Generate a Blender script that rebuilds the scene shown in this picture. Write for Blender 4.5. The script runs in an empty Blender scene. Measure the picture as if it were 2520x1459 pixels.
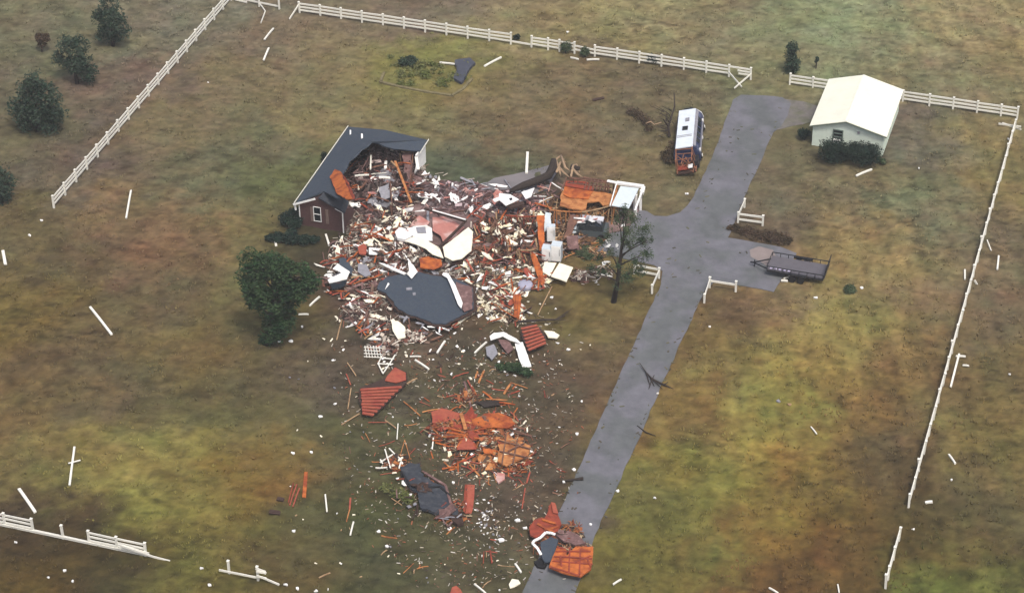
import bpy, math, random
import numpy as np
from mathutils import Vector, Matrix, noise as mnoise
random.seed(7); rng = np.random.default_rng(7)

# ---------------------------------------------------------------- camera, world, sun, exposure
scn = bpy.context.scene; COL = scn.collection
CAM = np.array([102.774, -214.595, 127.648]); YAW, PITCH, ROLL, FPX = -0.31623, 0.61951, -0.01447, 5899.16
FW = np.array([math.sin(YAW)*math.cos(PITCH), math.cos(YAW)*math.cos(PITCH), -math.sin(PITCH)])
_r = np.array([math.cos(YAW), -math.sin(YAW), 0.]); _u = np.cross(_r, FW)
RT = _r*math.cos(ROLL)+_u*math.sin(ROLL); UP = -_r*math.sin(ROLL)+_u*math.cos(ROLL)
cd = bpy.data.cameras.new('camera'); cam = bpy.data.objects.new('camera', cd); COL.objects.link(cam)
cd.sensor_width = 36; cd.lens = FPX/2520*36; cd.clip_start = 1; cd.clip_end = 6000
cam.matrix_world = Matrix(((RT[0], UP[0], -FW[0], CAM[0]), (RT[1], UP[1], -FW[1], CAM[1]), (RT[2], UP[2], -FW[2], CAM[2]), (0, 0, 0, 1)))
scn.camera = cam
SUN_EL, SUN_AZ = 62, 140                      # azimuth from north, clockwise
world = bpy.data.worlds.new('World'); scn.world = world; world.use_nodes = True
wn = world.node_tree; bg = wn.nodes['Background']; sky = wn.nodes.new('ShaderNodeTexSky')
sky.sky_type = 'NISHITA'; sky.sun_disc = False; sky.sun_elevation = math.radians(SUN_EL); sky.sun_rotation = math.radians(SUN_AZ)
sky.dust_density = 6; sky.air_density = 1.0; sky.ozone_density = 0.6
wn.links.new(sky.outputs[0], bg.inputs[0]); bg.inputs[1].default_value = 0.095
sl = bpy.data.lights.new('sun', 'SUN'); sun = bpy.data.objects.new('sun', sl); COL.objects.link(sun)
sl.energy = 1.5; sl.angle = math.radians(11); sl.color = (1, .965, .91)
az, el = math.radians(SUN_AZ), math.radians(SUN_EL)
sun.rotation_euler = (-Vector((math.sin(az)*math.cos(el), math.cos(az)*math.cos(el), math.sin(el)))).to_track_quat('-Z', 'Y').to_euler()
scn.view_settings.view_transform = 'Standard'; scn.view_settings.look = 'None'
scn.view_settings.exposure = 0.76; scn.view_settings.gamma = 1
HAZE = .00024

# ---------------------------------------------------------------- measuring the photograph
def at(x, y, z=0.):                            # photo point (2520 x 1459 frame) -> world point at height z
    v = FW+RT*(x-1260)/FPX-UP*(y-729.5)/FPX
    return Vector(CAM+(z-CAM[2])/v[2]*v)
def vert(x, y, Y):                             # photo point -> world point on the upright plane y = Y
    v = FW+RT*(x-1260)/FPX-UP*(y-729.5)/FPX
    return Vector(CAM+(Y-CAM[1])/v[1]*v)
def onplane(x, y, p, n):
    v = FW+RT*(x-1260)/FPX-UP*(y-729.5)/FPX
    p = np.array(p); n = np.array(n)
    return Vector(CAM+((p-CAM)@n)/(v@n)*v)
def proj(P):
    v = np.asarray(P)-CAM; z = v@FW
    return 1260+FPX*(v@RT)/z, 729.5-FPX*(v@UP)/z
ZR = dict(a=(0, 0, .4113), b=(700, 0, .34276), c=(1400, 0, .34263), d=(2000, 100, .34266), e=(780, 320, .27412), f=(1200, 380, .30151),
          g=(840, 640, .27411), h=(1200, 640, .27416), i=(900, 960, .30151), j=(1200, 1200, .28719), k=(0, 1100, .35714), l=(1650, 480, .31746),
          m=(600, 640, .2331), n=(0, 480, .35642), o=(2250, 550, .37707), p=(2150, 1050, .3901), q=(1500, 850, .377), r=(650, 1300, .2381),
          t=(940, 680, .13706), u=(1000, 560, .15078), D=(0, 0, 1/.9013))
def dd(k, x, y):
    a, b, s = ZR[k]; return (a+s*x)*.9013, (b+s*y)*.9013
def P(k, x, y, z=0.):
    return at(*dd(k, x, y), z)

# ---------------------------------------------------------------- materials
def lin(c): return tuple(((v/255+.055)/1.055)**2.4 if v > 10 else v/255/12.92 for v in c)
MATS = {}
def mat(name, col, rough=.8, var=.18, scale=3., bump=0., metal=0., col2=None, mix=.5, vcol=False, spec=.3, bscale=None):
    if name in MATS: return MATS[name]
    m = bpy.data.materials.new(name); m.use_nodes = True; nt = m.node_tree; N = nt.nodes; Lk = nt.links; b = N['Principled BSDF']
    if col is not None and max(col) < .5: col = tuple(v*.88 for v in col)
    if col2 is not None and max(col2) < .5: col2 = tuple(v*.88 for v in col2)
    b.inputs['Roughness'].default_value = rough; b.inputs['Metallic'].default_value = metal
    b.inputs['Specular IOR Level'].default_value = spec
    tc = N.new('ShaderNodeNewGeometry')
    nz = N.new('ShaderNodeTexNoise'); nz.inputs['Scale'].default_value = scale; nz.inputs['Detail'].default_value = 5; nz.inputs['Roughness'].default_value = .65
    Lk.new(tc.outputs['Position'], nz.inputs['Vector'])
    mr = N.new('ShaderNodeMapRange'); mr.inputs[1].default_value = .3; mr.inputs[2].default_value = .7
    mr.inputs[3].default_value = 1-var; mr.inputs[4].default_value = 1+var; Lk.new(nz.outputs[0], mr.inputs[0])
    mul = N.new('ShaderNodeVectorMath'); mul.operation = 'SCALE'
    if vcol:
        at_ = N.new('ShaderNodeAttribute'); at_.attribute_name = 'Col'; src = at_.outputs['Color']
    else:
        rgb = N.new('ShaderNodeRGB'); rgb.outputs[0].default_value = (*col, 1); src = rgb.outputs[0]
    if col2:
        n2 = N.new('ShaderNodeTexNoise'); n2.inputs['Scale'].default_value = scale*.45; n2.inputs['Detail'].default_value = 6
        Lk.new(tc.outputs['Position'], n2.inputs['Vector'])
        rp = N.new('ShaderNodeMapRange'); rp.inputs[1].default_value = mix-.08; rp.inputs[2].default_value = mix+.08; Lk.new(n2.outputs[0], rp.inputs[0])
        mx = N.new('ShaderNodeMix'); mx.data_type = 'RGBA'; Lk.new(rp.outputs[0], mx.inputs[0]); Lk.new(src, mx.inputs[6]); mx.inputs[7].default_value = (*col2, 1)
        src = mx.outputs[2]
    Lk.new(src, mul.inputs[0]); Lk.new(mr.outputs[0], mul.inputs['Scale']); Lk.new(mul.outputs[0], b.inputs['Base Color'])
    if bump:
        bp = N.new('ShaderNodeBump'); bp.inputs['Strength'].default_value = bump; bp.inputs['Distance'].default_value = .1
        if bscale:
            nb = N.new('ShaderNodeTexNoise'); nb.inputs['Scale'].default_value = bscale; nb.inputs['Detail'].default_value = 3
            Lk.new(tc.outputs['Position'], nb.inputs['Vector']); Lk.new(nb.outputs[0], bp.inputs['Height'])
        else: Lk.new(nz.outputs[0], bp.inputs['Height'])
        Lk.new(bp.outputs[0], b.inputs['Normal'])
    MATS[name] = m; return m
M = dict(
 vinyl=mat('white_vinyl', (.72, .71, .64), .45, .06, 1.),
 white=mat('white_paint', (.80, .80, .78), .6, .08, 2., col2=(.62, .60, .54), mix=.66),
 cream=mat('cream_board', (.80, .75, .60), .8, .08, 1.5, col2=(.6, .5, .36), mix=.70),
 batt=mat('insulation', (.76, .68, .45), .95, .2, 4., col2=(.8, .78, .66), mix=.5),
 pink=mat('pink_sheet', (.45, .19, .16), .8, .12, 2., col2=(.5, .33, .3), mix=.55),
 slate=mat('slate_shingle', (.045, .060, .084), .8, .14, 5., bump=.25, col2=(.052, .066, .086), mix=.5),
 slate2=mat('grey_shingle', (.034, .040, .052), .85, .25, 4., bump=.3, col2=(.06, .065, .075), mix=.58),
 brick=mat('brown_brick', (.085, .042, .040), .9, .2, 6., bump=.2),
 osb=mat('orange_board', (.46, .125, .028), .85, .25, 3., col2=(.26, .055, .018), mix=.54),
 osb2=mat('tan_board', (.47, .20, .07), .85, .25, 3., col2=(.27, .09, .03), mix=.54),
 redb=mat('red_board', (.27, .05, .025), .85, .25, 3., col2=(.2, .04, .025), mix=.55),
 redl=mat('light_red_board', (.34, .085, .05), .85, .2, 3., col2=(.3, .06, .04), mix=.56),
 wood=mat('brown_wood', (.14, .07, .05), .85, .3, 4., col2=(.25, .13, .08), mix=.58),
 woodd=mat('dark_wood', (.05, .028, .022), .9, .3, 4.),
 woodt=mat('tan_wood', (.40, .27, .15), .85, .2, 4., col2=(.28, .17, .09), mix=.56),
 mauve=mat('mauve_scrap', (.15, .085, .08), .9, .3, 4., col2=(.26, .16, .15), mix=.58),
 greys=mat('grey_scrap', (.26, .26, .29), .7, .2, 3.),
 black=mat('black_stuff', (.012, .012, .014), .6, .2, 3.),
 glass=mat('dark_glass', (.012, .016, .018), .12, .1, 1., spec=.5),
 metal=mat('steel', (.33, .34, .38), .35, .1, 2., metal=.7),
 steeld=mat('dark_steel', (.03, .03, .035), .5, .2, 3., metal=.3),
 navy=mat('navy_paint', (.022, .032, .085), .35, .2, 2., col2=(.1, .12, .2), mix=.6),
 appl=mat('pale_enamel', (.50, .56, .60), .35, .06, 1.),
 bark=mat('bark', (.035, .026, .022), .95, .3, 5., bump=.4),
 barkt=mat('pale_bark', (.36, .25, .16), .9, .25, 5., bump=.4),
 mint=mat('shed_wall', (.60, .68, .60), .6, .07, 1.2, col2=(.45, .56, .48), mix=.67),
 wroof=mat('shed_roof', (.74, .74, .62), .5, .06, .7),
 asph=mat('driveway_surface', (.142, .143, .163), .7, .20, .7, bump=.2, bscale=9., col2=(.112, .120, .124), mix=.5),
 conc=mat('concrete', (.19, .175, .18), .85, .10, .5, bump=.12, bscale=10., col2=(.15, .145, .155), mix=.5),
 kerb=mat('tan_kerb', (.17, .145, .075), .9, .3, 2.),
 tarp=mat('tarp', (.06, .065, .085), .5, .2, 2.),
 rubble=mat('rubble', (.1, .1, .1), .95, .35, 5., vcol=True, bump=.6),
 grass=mat('grass_tufts', (.1, .1, .1), .95, .2, 1.5, vcol=True),
)
M['rubble_chips'] = mat('rubble_chips', (.1, .1, .1), .9, .2, 5., vcol=True)
def leafmat(name, c, c2): return mat(name, c, .8, .45, 1.6, col2=c2, mix=.5, spec=.15)
M['leaf_far'] = leafmat('leaf_far', (.024, .046, .030), (.042, .066, .044))
M['leaf_cedar'] = leafmat('leaf_cedar', (.018, .046, .018), (.040, .072, .030))
M['leaf_front'] = leafmat('leaf_front', (.042, .072, .036), (.075, .10, .052))
M['leaf_dark'] = leafmat('leaf_dark', (.010, .022, .018), (.018, .036, .024))
M['leaf_olive'] = leafmat('leaf_olive', (.10, .12, .035), (.17, .18, .07))
M['leaf_brown'] = leafmat('leaf_brown', (.055, .040, .022), (.09, .06, .04))

# ---------------------------------------------------------------- object helpers
def tag(o, label=None, cat=None, group=None, kind=None):
    if label: o['label'] = label
    if cat: o['category'] = cat
    if group: o['group'] = group
    if kind: o['kind'] = kind
    return o
def empty(name, loc=(0, 0, 0), rz=0, label=None, cat=None, group=None):
    o = bpy.data.objects.new(name, None); COL.objects.link(o); o.location = loc; o.rotation_euler = (0, 0, rz)
    return tag(o, label, cat, group)
class MB:
    def __init__(s): s.v = []; s.f = []; s.c = []
    def add(s, vs, fs, col=None):
        n = len(s.v); s.v += [tuple(v) for v in vs]; s.f += [tuple(i+n for i in f) for f in fs]
        if col is not None: s.c += [tuple(col)]*len(vs)
        return s
    def box(s, c, d, rot=None, col=None):
        hx, hy, hz = d[0]/2, d[1]/2, d[2]/2; c = Vector(c)
        vs = [Vector((x, y, z)) for z in (-hz, hz) for y in (-hy, hy) for x in (-hx, hx)]
        if rot is not None: vs = [rot @ v for v in vs]
        return s.add([c+v for v in vs], [(0, 2, 3, 1), (4, 5, 7, 6), (0, 1, 5, 4), (2, 6, 7, 3), (0, 4, 6, 2), (1, 3, 7, 5)], col)
    def beam(s, a, b, w, t, bend=0., roll=0., segs=1, ragged=0.):
        a = Vector(a); b = Vector(b); d = (b-a); L = d.length or .01; d /= L
        up = Vector((0, 0, 1)) if abs(d.z) < .95 else Vector((1, 0, 0))
        sd = d.cross(up).normalized(); upn = sd.cross(d).normalized()
        if roll: q = Matrix.Rotation(roll, 3, d); sd = q @ sd; upn = q @ upn
        vs = []; fs = []
        for k in range(segs+1):
            f = k/segs; c = a+d*L*f+upn*bend*math.sin(math.pi*f)
            for (x, y) in ((-1, -1), (1, -1), (1, 1), (-1, 1)):
                off = d*random.uniform(-ragged, ragged) if k in (0, segs) else Vector()
                vs.append(c+sd*x*w/2+upn*y*t/2+off)
            if k: 
                n = 4*(k-1)
                for q in range(4): fs.append((n+q, n+(q+1) % 4, n+4+(q+1) % 4, n+4+q))
        fs.append((3, 2, 1, 0)); n = 4*segs; fs.append((n, n+1, n+2, n+3))
        return s.add(vs, fs)
    def tube(s, pts, rad, n=7):
        pts = [Vector(p) for p in pts]; vs = []; fs = []
        for k, p in enumerate(pts):
            d = (pts[min(k+1, len(pts)-1)]-pts[max(k-1, 0)]).normalized()
            u = d.cross(Vector((0, 0, 1)) if abs(d.z) < .9 else Vector((1, 0, 0))).normalized(); w = d.cross(u)
            r = rad[k] if hasattr(rad, '__len__') else rad
            for q in range(n):
                a = 2*math.pi*q/n; vs.append(p+u*math.cos(a)*r+w*math.sin(a)*r)
            if k:
                o = n*(k-1)
                for q in range(n): fs.append((o+q, o+(q+1) % n, o+n+(q+1) % n, o+n+q))
        fs.append(tuple(range(n))[::-1]); fs.append(tuple(n*(len(pts)-1)+q for q in range(n)))
        return s.add(vs, fs)
    def prism(s, pts, th, nrm=None):            # flat outline given a thickness downwards
        pts = [Vector(p) for p in pts]
        if nrm is None:
            nrm = Vector()
            for i in range(len(pts)):
                a, b = pts[i], pts[(i+1) % len(pts)]
                nrm += Vector(((a.y-b.y)*(a.z+b.z), (a.z-b.z)*(a.x+b.x), (a.x-b.x)*(a.y+b.y)))
            nrm.normalize()
            if nrm.z < 0: nrm = -nrm; pts = pts[::-1]
        n = len(pts); vs = pts+[p-nrm*th for p in pts]
        return s.add(vs, [tuple(range(n)), tuple(range(2*n-1, n-1, -1))]+[(i, i+n, (i+1) % n+n, (i+1) % n) for i in range(n)])
    def build(s, name, m, parent=None, label=None, cat=None, group=None, kind=None, smooth=False):
        me = bpy.data.meshes.new(name); me.from_pydata([tuple(v) for v in s.v], [], s.f); me.validate()
        me.materials.append(M[m] if isinstance(m, str) else m)
        if s.c:
            ca = me.color_attributes.new('Col', 'FLOAT_COLOR', 'POINT')
            ca.data.foreach_set('color', np.c_[np.array(s.c, dtype=np.float32)[:, :3], np.ones(len(s.c), np.float32)].ravel())
        if smooth: me.polygons.foreach_set('use_smooth', [True]*len(me.polygons))
        o = bpy.data.objects.new(name, me); COL.objects.link(o)
        if parent is not None: o.parent = parent
        elif s.v:                                # put the origin in the thing, not at the world's centre
            c = Vector(np.mean(np.array(s.v), axis=0)); me.transform(Matrix.Translation(-c)); o.location = c
        return tag(o, label, cat, group, kind)
def part(name, m, parent, mb, label=None, smooth=False):
    # parts are given in world coordinates: move the mesh into the parent's frame
    me_o = mb.build(name, m, parent, label, smooth=smooth)
    pm = Matrix.LocRotScale(parent.location, parent.rotation_euler, None) if parent.type == 'EMPTY' else Matrix.Translation(parent.location)
    me_o.data.transform(pm.inverted()); return me_o
def jag(pts, step=.35, amp=.08):
    out = []
    for i in range(len(pts)):
        a, b = Vector(pts[i]), Vector(pts[(i+1) % len(pts)]); L = (b-a).length; k = max(1, int(L/step)); d = (b-a).normalized() if L else Vector()
        n = Vector((-d.y, d.x, 0))
        for q in range(k):
            out.append(a.lerp(b, q/k)+(n*random.uniform(-amp, amp) if q else Vector()))
    return out
def vn(x, y, s, seed=0.): return mnoise.noise(Vector((x*s+seed, y*s-seed, seed*.7)))
def inpoly(x, y, poly):
    c = False; n = len(poly); j = n-1
    for i in range(n):
        xi, yi = poly[i][0], poly[i][1]; xj, yj = poly[j][0], poly[j][1]
        if (yi > y) != (yj > y) and x < (xj-xi)*(y-yi)/(yj-yi)+xi: c = not c
        j = i
    return c

# ---------------------------------------------------------------- ground colours: patches of grass, dead grass and soil, plus painted shade left of the gable
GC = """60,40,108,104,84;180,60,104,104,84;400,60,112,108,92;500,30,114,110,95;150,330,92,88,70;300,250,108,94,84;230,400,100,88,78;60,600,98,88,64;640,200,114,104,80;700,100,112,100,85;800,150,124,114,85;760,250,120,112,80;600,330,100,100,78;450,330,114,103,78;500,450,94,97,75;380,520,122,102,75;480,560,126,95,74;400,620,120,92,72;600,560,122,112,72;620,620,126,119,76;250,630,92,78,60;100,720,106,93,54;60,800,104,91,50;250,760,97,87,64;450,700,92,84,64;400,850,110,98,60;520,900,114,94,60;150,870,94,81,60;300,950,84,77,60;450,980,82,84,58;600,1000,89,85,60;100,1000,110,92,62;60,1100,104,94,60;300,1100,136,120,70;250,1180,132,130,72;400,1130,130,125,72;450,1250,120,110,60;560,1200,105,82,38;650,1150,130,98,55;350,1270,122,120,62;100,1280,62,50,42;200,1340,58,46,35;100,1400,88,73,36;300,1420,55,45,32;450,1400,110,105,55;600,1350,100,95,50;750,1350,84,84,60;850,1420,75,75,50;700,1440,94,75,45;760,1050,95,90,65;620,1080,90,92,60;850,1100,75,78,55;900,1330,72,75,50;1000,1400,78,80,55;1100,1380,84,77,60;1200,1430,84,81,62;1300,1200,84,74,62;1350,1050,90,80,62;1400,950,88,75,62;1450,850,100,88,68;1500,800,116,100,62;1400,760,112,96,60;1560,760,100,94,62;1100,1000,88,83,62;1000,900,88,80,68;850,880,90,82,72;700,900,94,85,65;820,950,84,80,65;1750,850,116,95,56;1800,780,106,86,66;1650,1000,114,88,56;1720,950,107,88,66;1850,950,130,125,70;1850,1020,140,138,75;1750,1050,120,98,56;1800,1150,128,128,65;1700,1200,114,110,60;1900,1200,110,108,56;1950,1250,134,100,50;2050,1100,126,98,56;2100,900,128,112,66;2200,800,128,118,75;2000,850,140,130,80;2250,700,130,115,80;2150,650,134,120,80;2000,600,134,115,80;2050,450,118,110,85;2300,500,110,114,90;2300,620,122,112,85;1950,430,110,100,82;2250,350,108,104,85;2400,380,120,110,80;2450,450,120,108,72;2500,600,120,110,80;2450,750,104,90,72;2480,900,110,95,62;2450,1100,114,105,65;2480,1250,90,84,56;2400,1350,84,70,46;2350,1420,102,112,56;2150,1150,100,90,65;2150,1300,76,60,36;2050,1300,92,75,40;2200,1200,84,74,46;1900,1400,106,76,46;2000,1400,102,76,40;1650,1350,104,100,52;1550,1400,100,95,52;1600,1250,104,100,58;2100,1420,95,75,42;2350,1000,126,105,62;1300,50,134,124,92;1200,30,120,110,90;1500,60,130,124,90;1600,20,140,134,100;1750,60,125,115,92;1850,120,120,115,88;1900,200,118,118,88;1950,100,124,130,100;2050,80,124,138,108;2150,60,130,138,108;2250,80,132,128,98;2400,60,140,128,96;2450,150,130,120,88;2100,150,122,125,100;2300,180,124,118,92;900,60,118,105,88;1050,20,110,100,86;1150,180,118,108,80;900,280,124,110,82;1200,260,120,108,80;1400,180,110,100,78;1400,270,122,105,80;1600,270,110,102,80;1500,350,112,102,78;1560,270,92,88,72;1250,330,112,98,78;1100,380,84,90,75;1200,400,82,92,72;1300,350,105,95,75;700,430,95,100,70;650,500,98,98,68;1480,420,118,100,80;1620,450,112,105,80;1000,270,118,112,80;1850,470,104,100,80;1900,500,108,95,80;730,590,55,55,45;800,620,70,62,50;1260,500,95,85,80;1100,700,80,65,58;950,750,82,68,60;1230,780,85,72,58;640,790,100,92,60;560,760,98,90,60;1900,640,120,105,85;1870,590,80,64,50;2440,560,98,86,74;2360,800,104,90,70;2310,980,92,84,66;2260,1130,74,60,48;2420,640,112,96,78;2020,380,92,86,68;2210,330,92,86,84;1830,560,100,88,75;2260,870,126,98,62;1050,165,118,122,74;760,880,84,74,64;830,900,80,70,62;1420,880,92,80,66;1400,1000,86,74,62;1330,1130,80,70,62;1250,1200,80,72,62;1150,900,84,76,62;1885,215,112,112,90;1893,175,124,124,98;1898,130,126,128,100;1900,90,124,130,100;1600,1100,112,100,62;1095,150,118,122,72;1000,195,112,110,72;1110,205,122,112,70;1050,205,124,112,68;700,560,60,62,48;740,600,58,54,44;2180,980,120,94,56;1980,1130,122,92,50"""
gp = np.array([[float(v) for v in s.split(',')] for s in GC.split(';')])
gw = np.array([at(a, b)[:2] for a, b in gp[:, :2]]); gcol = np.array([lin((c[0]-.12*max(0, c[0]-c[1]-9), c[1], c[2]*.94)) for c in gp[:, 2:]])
K = .69
def ground_rgb(X, Y):
    X = np.asarray(X, float); Y = np.asarray(Y, float); num = np.zeros((len(X), 3)); den = np.zeros(len(X))
    for (gx, gy), c in zip(gw, gcol):
        d2 = (X-gx)**2+(Y-gy)**2; w = np.exp(-d2/(2*3.1**2))+2e-3*np.exp(-d2/(2*9.**2))+1e-7/(1+d2/400)
        num += w[:, None]*c; den += w
    return num/den[:, None]*K
_lat = rng.uniform(-1, 1, (256, 256))
def vnoise(X, Y, s, seed=0):
    x = np.asarray(X, float)*s+seed*17.3; y = np.asarray(Y, float)*s+seed*9.7; i = np.floor(x).astype(int); j = np.floor(y).astype(int); u = x-i; v = y-j
    u = u*u*(3-2*u); v = v*v*(3-2*v); L = lambda a, b: _lat[a % 256, b % 256]
    return (L(i, j)*(1-u)+L(i+1, j)*u)*(1-v)+(L(i, j+1)*(1-u)+L(i+1, j+1)*u)*v
def fbm(X, Y, s, seed=0, n=4):
    r = 0; a = 1.
    for k in range(n):
        c_, s_ = math.cos(k*1.1), math.sin(k*1.1); r = r+a*vnoise(X*c_-Y*s_, X*s_+Y*c_, s*2**k, seed+k*3); a *= .55
    return r/1.5
PH = rng.uniform(0, 6.28, (40, 2)); KV = rng.normal(0, 1, (40, 2))
def wav(X, Y, s, k0=0, n=10):                    # cheap smooth noise, vectorised
    r = np.zeros_like(np.asarray(X, float))
    for i in range(k0, k0+n): r += np.sin(KV[i, 0]*X*s+KV[i, 1]*Y*s+PH[i, 0])
    return r/math.sqrt(n/2)
DR = [  # driveway outline
 (58.4, -4.6), (59.0, -3.4), (61.2, -2.9), (63.2, -2.7), (64.3, -3.6), (64.5, -6.0), (64.3, -8.4), (63.8, -9.6), (63.75, -21), (63.8, -29.5), (65.7, -29.5), (69.0, -29.6), (70.6, -30.2), (70.4, -33.5), (69.9, -36.9), (66.4, -36.8), (64.3, -36.9), (63.8, -38.6),
 (63.6, -54), (63.65, -62), (63.5, -74), (63.9, -81), (64.6, -90), (66, -100), (68, -112), (63, -112), (61.4, -100), (60.3, -90), (59.95, -82), (59.95, -71.6), (59.8, -57), (59.7, -38.8), (59.3, -36.6), (58.3, -35.9), (55.1, -35.7), (52.6, -35.2), (52.4, -27.2), (55.3, -27.3), (56.2, -27.9), (57.4, -27.6), (58.4, -26.6), (58.8, -25.2), (59.0, -23.5), (59.0, -16)]
def near_drive(X, Y):
    return ((X > 58.3) & (X < 65.3) & (Y < -1.5)) | ((X > 51.5) & (X < 73) & (Y > -38) & (Y < -26)) | ((X > 63) & (X < 68.5) & (Y > -8) & (Y < -2))
def gh(X, Y):
    h = .05*wav(X, Y, .5)+.035*wav(X, Y, 1.6, 10)+.03*wav(X, Y, 4., 20)
    return np.where(near_drive(X, Y), -.03+.01*wav(X, Y, 3., 10), h*.7-.02)
fx = np.arange(-45, 135, .34); fy = np.arange(-112, 75, .34)
xs = np.concatenate([[-2500, -900, -400, -200, -100, -65], fx, [150, 190, 300, 700, 2500]]); ys = np.concatenate([[-1500, -600, -300, -180, -135], fy, [90, 120, 200, 400, 1000, 2500]])
GX, GY = np.meshgrid(xs, ys); X = GX.ravel(); Y = GY.ravel(); Z = gh(X, Y)
far = (X < -44) | (X > 134) | (Y < -111) | (Y > 74); Z[far] = -.05
wX = X+3.8*fbm(X, Y, .2, 1)+1.7*fbm(X, Y, .9, 61); wY = Y+3.8*fbm(X, Y, .2, 5)+1.7*fbm(X, Y, .9, 67)
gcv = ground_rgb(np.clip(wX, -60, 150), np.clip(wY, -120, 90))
right = np.clip((X-62)/8, 0, 1)
mot = 1+.20*fbm(X, Y, .5, 2)+.30*fbm(X*.6, Y*1.5, 1.3, 8)+.26*fbm(X, Y, 2.4, 6, 2)+.30*right*fbm((X*.95+Y*.31)*1.5, (Y*.95-X*.31)*.2, 1.0, 31)
blot = np.clip((fbm(X*.75, Y*1.15, .75, 12)-.30)/.16, 0, 1)*np.clip(.55+.9*vnoise(X, Y, .09, 40), 0, 1)*(1-.5*right)
blot2 = np.clip((fbm(X*.8, Y*1.7, 1.15, 52, 3)-.38)/.07, 0, 1)*np.clip(.3+1.4*vnoise(X, Y, .08, 44), 0, 1)
mot *= (1-.30*blot)*(1-.38*blot2)
pale = np.clip((fbm(X, Y, .33, 22)-.28)/.2, 0, 1); mot *= 1+.10*pale
gcv *= np.clip(mot, .4, 1.6)[:, None]
gcv[:, 0] *= 1.02+.12*fbm(X, Y, .35, 14)+.07*right*fbm((X*.95+Y*.31)*1.1, (Y*.95-X*.31)*.2, 1.0, 71)+.04*blot; gcv[:, 1] *= 1+.06*fbm(X, Y, .6, 17); gcv[:, 2] *= 1+.10*fbm(X, Y, .3, 19)
nx, ny = len(xs), len(ys); ii = (np.arange(ny-1)[:, None]*nx+np.arange(nx-1)[None, :]).ravel()
me = bpy.data.meshes.new('ground'); me.vertices.add(len(X)); me.vertices.foreach_set('co', np.c_[X, Y, Z].ravel())
q = np.c_[ii, ii+1, ii+nx+1, ii+nx]; me.loops.add(q.size); me.loops.foreach_set('vertex_index', q.ravel()); me.polygons.add(len(q))
me.polygons.foreach_set('loop_start', np.arange(len(q))*4); me.polygons.foreach_set('loop_total', np.full(len(q), 4)); me.polygons.foreach_set('use_smooth', np.ones(len(q), bool)); me.update()
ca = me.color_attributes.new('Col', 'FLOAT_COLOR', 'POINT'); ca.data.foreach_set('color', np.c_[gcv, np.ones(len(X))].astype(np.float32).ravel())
gm = mat('ground_cover', (.1, .1, .1), .95, .26, 1.3, vcol=True, bump=.5, bscale=5., spec=.1)
me.materials.append(gm); go = bpy.data.objects.new('ground', me); COL.objects.link(go); tag(go, kind='structure')

# grass tufts over the whole field (nobody could count it)
def tufts():
    N = 62000; X = rng.uniform(-32, 104, N); Y = rng.uniform(-98, 45, N)
    keep = ~(((X > 59.2) & (X < 64.4) & (Y < -2.5)) | ((X > 51) & (X < 72) & (Y > -37.5) & (Y < -26)) | ((X > 23) & (X < 56) & (Y > -52) & (Y < -24)) | ((X > 63) & (X < 76) & (Y > -11.5) & (Y < -.5)))
    X = X[keep]; Y = Y[keep]; dn = fbm(X, Y, .7, 3)+.5*fbm(X, Y, 2., 17, 2)
    kp = rng.uniform(0, 1, len(X)) < np.clip(.45+1.1*dn, .05, 1); X = X[kp]; Y = Y[kp]; dn = dn[kp]
    tall = np.clip((X-62)/20, 0, 1)*(Y < -35); C = ground_rgb(X+3.6*fbm(X, Y, .22, 1), Y+3.6*fbm(X, Y, .22, 5)); Z = gh(X, Y)
    B = 6; n = len(X); X, Y, Z, dn, tall = [np.repeat(v, B) for v in (X, Y, Z, dn, tall)]; cm = np.repeat(rng.uniform(1.05, 1.6, n), B)*rng.uniform(.9, 1.1, n*B); C = np.repeat(C, B, 0)*cm[:, None]
    sz = np.repeat(rng.uniform(.08, .26, n), B); a = rng.uniform(0, 6.283, n*B); bx = X+np.cos(a)*sz*rng.uniform(0, 1.1, n*B); by = Y+np.sin(a)*sz*rng.uniform(0, 1.1, n*B)
    h = sz*(rng.uniform(.4, 1.1, n*B)+.35*tall); w = rng.uniform(.03, .075, n*B); lx = np.cos(a)*sz*.7; ly = np.sin(a)*sz*.7
    V = np.empty((n*B, 3, 3)); V[:, 0] = np.c_[bx-np.sin(a)*w, by+np.cos(a)*w, Z-.03]; V[:, 1] = np.c_[bx+np.sin(a)*w, by-np.cos(a)*w, Z-.03]; V[:, 2] = np.c_[bx+lx, by+ly, Z+h]
    me = bpy.data.meshes.new('grass'); me.vertices.add(n*B*3); me.vertices.foreach_set('co', V.ravel()); me.loops.add(n*B*3); me.loops.foreach_set('vertex_index', np.arange(n*B*3)); me.polygons.add(n*B)
    me.polygons.foreach_set('loop_start', np.arange(n*B)*3); me.polygons.foreach_set('loop_total', np.full(n*B, 3)); me.update()
    ca = me.color_attributes.new('Col', 'FLOAT_COLOR', 'POINT'); ca.data.foreach_set('color', np.c_[np.repeat(C, 3, 0), np.ones(n*B*3)].astype(np.float32).ravel()); me.materials.append(M['grass'])
    o = bpy.data.objects.new('grass', me); COL.objects.link(o); return tag(o, 'dry yellow and green grass growing over the whole field', 'grass', kind='stuff')
tufts()

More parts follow.
